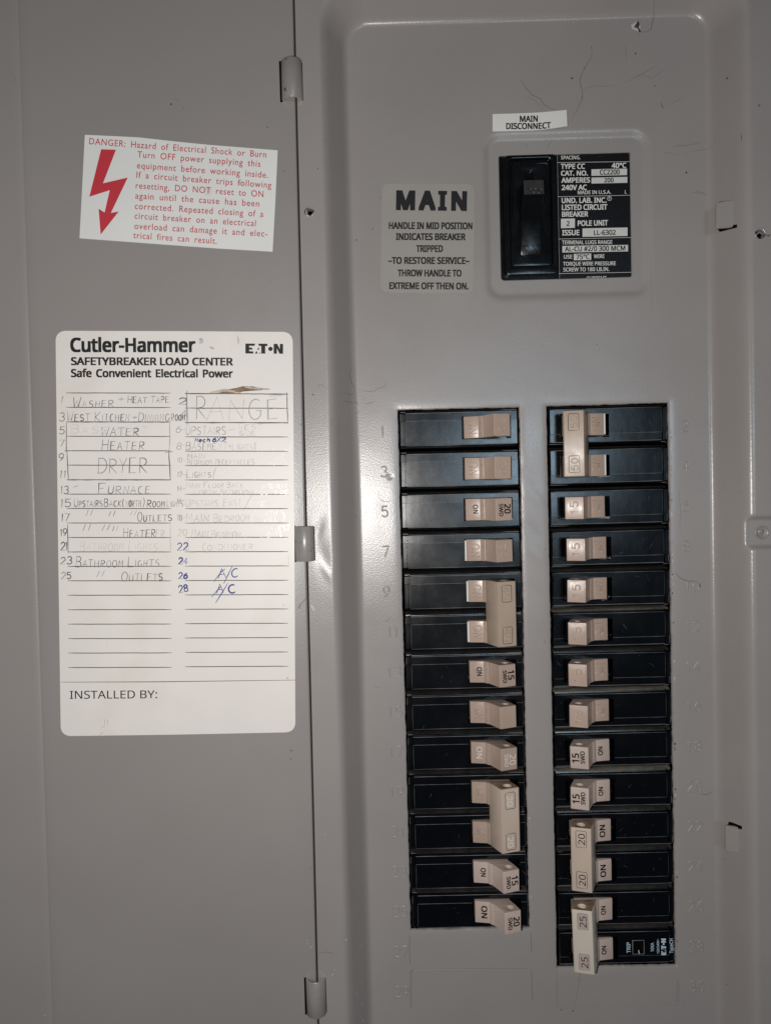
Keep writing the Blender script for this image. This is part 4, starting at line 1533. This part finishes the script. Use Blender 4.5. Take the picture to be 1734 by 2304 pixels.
def ridged(m_, bar=True):
    tube(m_, [(37.55 - XO, -4.8, 1.92), (37.55 - XO, 4.8, 1.92)], 0.45, 0.16)
    if bar:
        n_ = unit(np.array([-0.55, 0, 1.0]))
        tube(m_, [(39.3 - XO, -4.2, 3.72), (39.3 - XO, 4.2, 3.72)], 0.8, 0.28, normal=n_)
    return m_


random.seed(3)
EMB = 0.62


def breaker(first, spec, label):
    """spec: dict(poles, tan, on, num, tie, sliver)"""
    poles = spec.get('poles', 1)
    right = first % 2 == 0
    row = (first - 1) // 2
    yc_ = -PITCH_MM * (row + 0.5 * poles)
    xc_ = (ROX0 if right else LOX0) + XO
    j = spec.get('j', 0)
    t = empty('double_circuit_breaker' if poles == 2 else 'circuit_breaker', (xc_ + random.uniform(-.25, .25), yc_ + random.uniform(-.15, .15), 0.8 + random.uniform(-.25, .25) + j), label, 'circuit breaker',
              'black branch circuit breakers with tan handles in two columns', flip=right)
    t.rotation_euler.y += random.uniform(-.003, .003)
    offs = [0.0] if poles == 1 else [PITCH_MM / 2, -PITCH_MM / 2]
    hm = spec['tan']
    for oi, off in enumerate(offs):
        trip = spec.get('trip') and oi == (0 if right else 1)
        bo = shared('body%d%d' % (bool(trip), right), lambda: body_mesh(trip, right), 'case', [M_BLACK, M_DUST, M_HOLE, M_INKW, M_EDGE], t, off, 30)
        if spec.get('dusty'):
            bo.data = bo.data.copy()
            bo.data.materials[1] = M_DUSTY
        hoff = off + (-0.15 if right else 0.35)
        kind = 'low' if poles == 2 else 'full'
        if kind == 'full':
            h = shared('hf' + hm.name, lambda: ridged(solid(H_FULL, HALF_H, 0.28, None, 'Y', circles=[(46.6 - XO, 6.6, 1.7)])), 'handle', hm, t, hoff, 32)
        else:
            h = shared('hl' + hm.name, lambda: ridged(solid(H_LOW, HALF_H, 0.28, None, 'Y'), False), 'handle', hm, t, hoff, 32)
        h.rotation_euler.y = random.uniform(-.012, .012)
        m_ = MB()
        on = spec['on']
        mats = [hm, M_INKT, M_INKWT]
        if on == 'emb':
            face_text(m_, 'ON', OA, OB, 0.30, 3.7, 6.0, -0.2, EMB, 0)
        elif on == 'black':
            face_text(m_, 'ON', OA, OB, 0.50, 2.2, 4.2, 0.2, 'print', 1)
        elif on == 'bigblack':
            face_text(m_, 'ON', OA, OB, 0.42, 2.6, 6.0, 0.2, 'print', 1)
        elif on == 'white':
            face_text(m_, 'ON', OA, OB, 0.35, 2.6, 5.6, 0.2, 'print', 2, weight=0.01)
        if poles == 1:
            num = spec.get('num')
            st = spec['style']
            if st == 'emb':
                face_text(m_, num, FA, FB, 0.30, 3.3, 6.0, 0, EMB, 0)
                if right:
                    face_rect(m_, FA, FB, 0.07, 0.93, 0, 8.9, 0.28, 0, 0.10)
            elif st == 'black':
                face_text(m_, num, FA, FB, 0.53, 3.0, 4.5, 0.2, 'print', 1)
                face_text(m_, 'SWD', FA, FB, 0.20, 1.9, 5.8, -0.3, 'print', 1)
            elif st == 'white':
                face_text(m_, num, FA, FB, 0.53, 3.0, 4.9, -0.3, 'print', 2, weight=0.01)
                face_text(m_, 'SWD', FA, FB, 0.20, 1.9, 5.8, -0.4, 'print', 2, weight=0.012)
        if m_.v:
            lo = local_build(m_, 'lettering', mats, h)
        if spec.get('sliver'):
            m2 = MB()
            prism(m2, [(30.25 - XO, -4.9, 0), (31.0 - XO, -4.9, 0), (31.0 - XO, 4.6, 0), (30.25 - XO, 4.6, 0)], -6, (0, 0, 1), 6.6)
            local_build(m2, 'trip_flag', M_INKW, t, hoff)
    ms_ = MB()
    for off in offs:
        for _ in range(random.randint(3, 9)):
            a_, b_ = random.choice((random.uniform(-22, -1), random.uniform(-22, -1), random.uniform(24.5, 27))), random.uniform(-6.5, 3.5)
            an = random.gauss(1.57, 0.5) if random.random() < .6 else random.uniform(0, 6.3)
            L_ = random.choice((.2, .3, .5, 1.0, 2.4)) * random.uniform(.6, 1.3)
            tube(ms_, [(a_, off + b_, 0), (a_ + L_ * .5 * math.cos(an), off + b_ + L_ * .5 * math.sin(an), 0), (a_ + L_ * math.cos(an + .2), off + b_ + L_ * math.sin(an + .2), 0)], random.uniform(.06, .2), 0.02, prof=4, mi=1 if random.random() < .12 else 0)
    local_build(ms_, 'scuff_marks', [M_SCUFF, M_EDGE], t)['kind'] = 'stuff'
    if poles == 2:
        tm = spec['tie']
        tie = shared('tie%d' % right + tm.name, lambda: solid(T_FULL, PITCH_MM / 2 + HALF_H + 0.3, 0.4, None, 'Y', circles=[(46.6 - XO, 7.3, 1.9)]), 'handle_tie', tm, t, -0.55 if right else 0.35, 32)
        if first == 26:
            tie.rotation_euler.y -= 0.022
        if len(tie.data.materials) == 1:
            tie.data.materials.append(M_TIEDIRT)
            for p in tie.data.polygons:
                if p.normal.z * (-1 if right else 1) > 0.9:
                    p.material_index = 1
        m_ = MB()
        st = spec['tstyle']
        for off in (PITCH_MM / 2, -PITCH_MM / 2):
            if st == 'emb':
                face_rect(m_, TA, TB, 0.24, 0.78, off - 0.2, 7.6, 0.26, 1, 0.05)
                face_text(m_, spec['num'], TA, TB, 0.32, 2.9, 5.4, off - 0.2, 0.5, 0)
            elif st == 'white':
                face_rect(m_, TA, TB, 0.24, 0.78, off - 0.2, 7.6, 0.28, 1, 0.06)
                face_text(m_, spec['num'], TA, TB, 0.30, 2.9, 5.0, off - 0.4, 'print', 2)
            elif st == 'black':
                face_rect(m_, TA, TB, 0.24, 0.78, off - 0.2, 7.6, 0.24, 1, 0.05)
                face_text(m_, spec['num'], TA, TB, 0.32, 2.9, 5.2, off - 0.2, 'print', 1, weight=0.004)
            elif st == 'patch':
                face_patch(m_, TA, TB, 0.22, 0.76, off - 0.1, 7.6, 3, 0.04)
                m_.m[-5:] = [3] * 5
                face_rect(m_, TA, TB, 0.22, 0.76, off - 0.1, 7.6, 0.14, 1, 0.06)
                face_text(m_, spec['num'], TA, TB, 0.30, 3.0, 5.2, off - 0.1, 'print', 1, lift=0.09, weight=0.002)
        local_build(m_, 'lettering', [tm, M_INKT, M_INKWT, M_PATCH], tie)
    if spec.get('trip'):
        m_ = MB()
        off = PITCH_MM / 2

        def lt(s, x, y0, y1, cap, w_=0.01):
            n_ = np.array([0, 0, 1.0])
            put_text3(m_, s, np.array([x, off + y0, 0.06]), np.array([x, off + y1, 0.06]), n_, cap, w_)
        lt('TRIP', -6.1, 2.6, -2.5, 1.75)
        lt('10KA', -17.2, 2.2, -2.1, 1.5)
        lt('120/240V~', -19.7, 3.2, -3.9, 1.1)
        lt('TypeCH', -26.3, 3.2, -3.9, 1.7)
        logo(m_, lambda x, y: np.array([-22.9 + y * 2.2 / 6, off + 4.0 - x * 8.0 / 18.8, 0.06]), None)
        local_build(m_, 'white_print', M_INKBL, t)
    return t


T1, T2 = M_TAN, M_TAN2
EB = dict(tan=T1, on='emb', style='emb')
breaker(1, dict(EB, num='20', j=-.3), 'black breaker beside stamped number 1 with tan handle moulded 20')
breaker(3, dict(EB, num='20', j=-.2), 'black breaker beside stamped number 3 with tan handle moulded 20')
breaker(5, dict(tan=T1, on='black', style='black', num='20', j=-.1), 'black breaker beside stamped number 5, tan handle printed 20 SWD in black')
breaker(7, dict(EB, num='50', sliver=1), 'black breaker beside stamped number 7 with tan handle moulded 50 and white flag')
breaker(9, dict(poles=2, tan=T1, on='emb', tie=M_TIE, tstyle='emb', num='40', sliver=1), 'two-pole black breaker beside numbers 9 and 11 with beige tie bar marked 40')
breaker(13, dict(tan=T1, on='black', style='black', num='15', j=.2), 'black breaker beside stamped number 13 with tan handle printed 15 SWD')
breaker(15, dict(tan=T1, on='emb', style='none', j=.2), 'black breaker beside stamped number 15 whose tan handle has a blank end')
breaker(17, dict(tan=T1, on='white', style='white', num='20', j=.2), 'black breaker beside stamped number 17, tan handle printed 20 SWD in white')
breaker(19, dict(poles=2, tan=T1, on='emb', tie=M_TIEP, tstyle='white', num='20', j=.2), 'two-pole black breaker beside numbers 19 and 21 with tie bar marked 20 in pale figures')
breaker(23, dict(tan=T2, on='black', style='black', num='15', j=.3), 'black breaker beside stamped number 23 with pale handle printed 15 SWD')
breaker(25, dict(tan=T2, on='bigblack', style='black', num='20', j=.3), 'lowest black breaker of the left column, beside number 25, printed 20 SWD')
breaker(2, dict(poles=2, tan=T1, on='emb', tie=M_TIE, tstyle='emb', num='50', sliver=1, j=-.2), 'two-pole black breaker beside numbers 2 and 4 with beige tie bar marked 50')
for k, jj in ((6, -.1), (8, 0), (10, .1), (12, .3), (14, .3), (16, .4)):
    breaker(k, dict(EB, num='15', j=jj, dusty=k in (12, 16)), 'black breaker beside stamped number %d with tan handle moulded 15' % k)
for k in (18, 20):
    breaker(k, dict(tan=T2, on='black', style='black', num='15', j=.4, dusty=k == 20), 'black breaker beside stamped number %d with pale handle printed 15 SWD' % k)
breaker(22, dict(poles=2, tan=T2, on='bigblack', tie=M_TIEP, tstyle='black', num='20', j=.4), 'two-pole black breaker beside numbers 22 and 24 with pale tie bar printed 20')
breaker(26, dict(poles=2, tan=T2, on='black', tie=M_TIEW, tstyle='patch', num='25', trip=True, j=.4), 'two-pole black breaker beside numbers 26 and 28 with cream tie bar and TRIP window')


# ------------------------------------------------------------------ main breaker
def c7(x, y):
    return (1080 + x / 4.625, 320 + y / 4.625)


mainb = empty('main_breaker', (83, 87, -3.6), 'large black main breaker with toggle handle and white-on-black rating label', 'main breaker')
HB = -2.35
m = MB()
prism(m, [(48, 54, 0), (119, 54, 0), (119, 120, 0), (48, 120, 0)], -8, (0, 0, 1), 8 + HB)
weld_build(m, 'case', M_BLACK2, mainb)


def w7(x, y, h):
    q = P(*c7(x, y), h)
    return q


bx0, bx1 = w7(243, 700, -1.2)[0], w7(800, 700, -1.2)[0]
by1, by0 = w7(520, 142, -1.2)[1], w7(520, 1392, -1.2)[1]
ix0, ix1 = w7(303, 400, -1.6)[0], w7(728, 400, -1.6)[0]
iy1, iy0 = w7(520, 190, -1.6)[1], w7(520, 1290, -1.6)[1]
RING = solid(rrect(bx0, bx1, by0, by1, 2.4), 1.35, 0.7, None, 'H', holes=[rrect(ix0, ix1, iy0, iy1, 1.6)], org=(0, 0, HB + 1.35))
weld_build(RING, 'bezel', M_BLACK2, mainb, 40)
hx, hy = w7(505, 335, HB + 0.9)
FL = solid(rrect(ix0 + 0.1, ix1 - 0.1, iy0 + 0.1, iy1 - 0.1, 1.5), 0.65, 0.1, None, 'H', circles=[(hx, hy, 1.75)], org=(0, 0, HB + 0.7))
weld_build(FL, 'handle_plate', M_BLACK2, mainb, 40)
# raised lip inside the top of the plate
m = MB()
lx0, lx1 = ix0 + 1.0, ix1 - 1.0
tube(m, [(lx0, iy0 + 22, HB + 1.35), (lx0, iy1 - 2.6, HB + 1.35), (lx0 + 1, iy1 - 1.6, HB + 1.35), (lx1 - 1, iy1 - 1.6, HB + 1.35), (lx1, iy1 - 2.6, HB + 1.35), (lx1, iy0 + 22, HB + 1.35)], 0.7, 0.3)
m.build('plate_rib', M_BLACK2, mainb, smooth=60)
# toggle: profile in (Y, H)
yb = w7(520, 1228, -1)[1]
ym = w7(520, 812, -1)[1]
yf0 = w7(540, 552, 9)[1]
yf1 = w7(540, 392, 8)[1]
xw = (w7(628, 1000, -1)[0] - w7(420, 1000, -1)[0]) / 2
xm = (w7(628, 1000, -1)[0] + w7(420, 1000, -1)[0]) / 2
tp = [(yb, -2.6), (yb, -2.0), (yb + 1.2, -1.5), (yb + 2.6, -0.95), (yb + 4.2, -0.45), (yb + 6.2, -0.05), (ym - 3, 0.15), (ym - 1, 0.1), (ym, 0.0), (yf0, 8.6), (yf0 + 0.4, 9.1), (yf1 - 0.4, 8.2), (yf1, 7.8), (yf1 + 0.5, -2.6)]
TG = solid(tp[::-1], xw, 0.35, None, 'X', org=(xm, 0, 0))
tog = weld_build(TG, 'toggle_handle', [M_TOGGLE, M_TOGGLEW], mainb, 28)
for p_ in tog.data.polygons:
    if p_.normal.y < -0.85 and p_.center.z * 1000 + 87 > yf0 - 0.6:
        p_.material_index = 1
m = MB()
n_ = unit(np.array([0, -0.2, 1.0]))
put_strokes3(m, '200', np.array([xm - 3.2, yf0 + 0.75, 8.95]), np.array([xm + 3.6, yf0 + 0.75, 8.95]), n_, 2.2, 0.42, 0.2)
m.build('moulded_rating', M_BLACK2, tog, smooth=60)
m = MB()
put_strokes3(m, 'ON', np.array([xm - 4.0, yb + 1.7, -1.2]), np.array([xm + 3.7, yb + 1.7, -1.2]), unit(np.array([0, -0.25, 1.0])), 5.0, 0.5, 0.3)
m.build('moulded_word', M_BLACK2, tog, smooth=60)

# rating label
LH = -2.1
LP = flat(LH)
m = MB()
q = [LP.at(*c7(*p)) for p in ((800, 60), (1660, 50), (1660, 1500), (822, 1500))]
prism(m, ccw(q, (0, 0, 1)), -0.2, (0, 0, 1), 0.2)
rl = m.build('rating_label', M_LABELB, mainb)
m = MB()
for p0_, p1_, wd in (((797, 212), (1563, 201), 0.30), ((805, 567), (1570, 551), 0.30), ((810, 1007), (1582, 991), 0.30), ((818, 1367), (1588, 1353), 0.30)):
    tube(m, [LP.at(*c7(*p0_), 0.02), LP.at(*c7(*p1_), 0.02)], wd, 0.02, prof=4)
tube(m, [LP.at(*c7(800, 100), 0.02), LP.at(*c7(824, 1430), 0.02)], 0.12, 0.02, prof=4)
for s_, a, b, cp, wt in [("SPACING.", (838, 178), (1040, 176), 36, .016), ("TYPE CC", (836, 277), (1088, 275), 50, .030), ("40\u00b0C", (1365, 268), (1518, 265), 50, .030),
                         ("CAT. NO.", (838, 347), (1118, 345), 48, .030), ("AMPERES", (843, 421), (1140, 418), 50, .030), ("240V AC", (845, 498), (1107, 494), 50, .030),
                         ("MADE IN U.S.A.", (1012, 541), (1358, 536), 36, .016), ("L", (1502, 534), (1520, 534), 36, .016), ("UND. LAB. INC.", (845, 632), (1312, 627), 50, .030),
                         ("LISTED CIRCUIT", (847, 705), (1320, 699), 52, .030), ("BREAKER", (848, 775), (1120, 772), 50, .030), ("POLE UNIT", (1012, 870), (1327, 864), 52, .030),
                         ("ISSUE", (850, 968), (1030, 966), 52, .030), ("TERMINAL LUGS RANGE", (848, 1062), (1372, 1058), 38, .016), ("USE", (868, 1212), (955, 1210), 38, .016),
                         ("WIRE", (1180, 1207), (1290, 1204), 38, .016), ("TORQUE WIRE PRESSURE", (860, 1285), (1408, 1279), 38, .016), ("SCREW TO 180 LB.IN.", (862, 1345), (1340, 1339), 38, .016),
                         ("CURRENT", (1105, 1437), (1310, 1433), 38, .016), ("R", (1335, 592), (1350, 592), 18, .024)]:
    put_text(m, s_, c7(*a), c7(*b), cp / 4.625, LP, 0.03, wt)
cc = LP.at(*c7(1342, 585), 0.02)
tube(m, [cc + np.array([0.95 * math.cos(t), 0.95 * math.sin(t), 0]) for t in [i * math.pi / 8 for i in range(17)]], 0.22, 0.02)
m.build('lettering', M_INKW, rl)
m = MB()
for (x0, y0, x1, y1, dy) in ((1155, 282, 1525, 350, -8), (1155, 368, 1528, 430, -8), (838, 797, 983, 895, -4), (1062, 897, 1530, 985, -10), (853, 1080, 1535, 1148, -12), (971, 1162, 1152, 1228, -4)):
    q = [LP.at(*c7(*p), 0.02) for p in ((x0, y0), (x1, y0 + dy), (x1, y1 + dy), (x0, y1))]
    prism(m, ccw(q, (0, 0, 1)), 0, (0, 0, 1), 0.01)
m.build('white_boxes', M_LABELW, rl)
for s_, a, b, cp, wt in [("CC2200", (1242, 338), (1448, 334), 50, .024), ("200", (1288, 418), (1386, 416), 45, .024), ("2", (897, 870), (928, 870), 48, .024), ("LL-6302", (1180, 966), (1408, 962), 48, .024),
                         ("AL-CU #2/0 300 MCM", (878, 1136), (1507, 1126), 48, .024), ("75\u00b0C", (997, 1216), (1135, 1212), 45, .024)]:
    m = MB()
    put_text(m, s_, c7(*a), c7(*b), cp / 4.625, LP, 0.06, wt)
    m.build('box_lettering', M_INKB, rl)
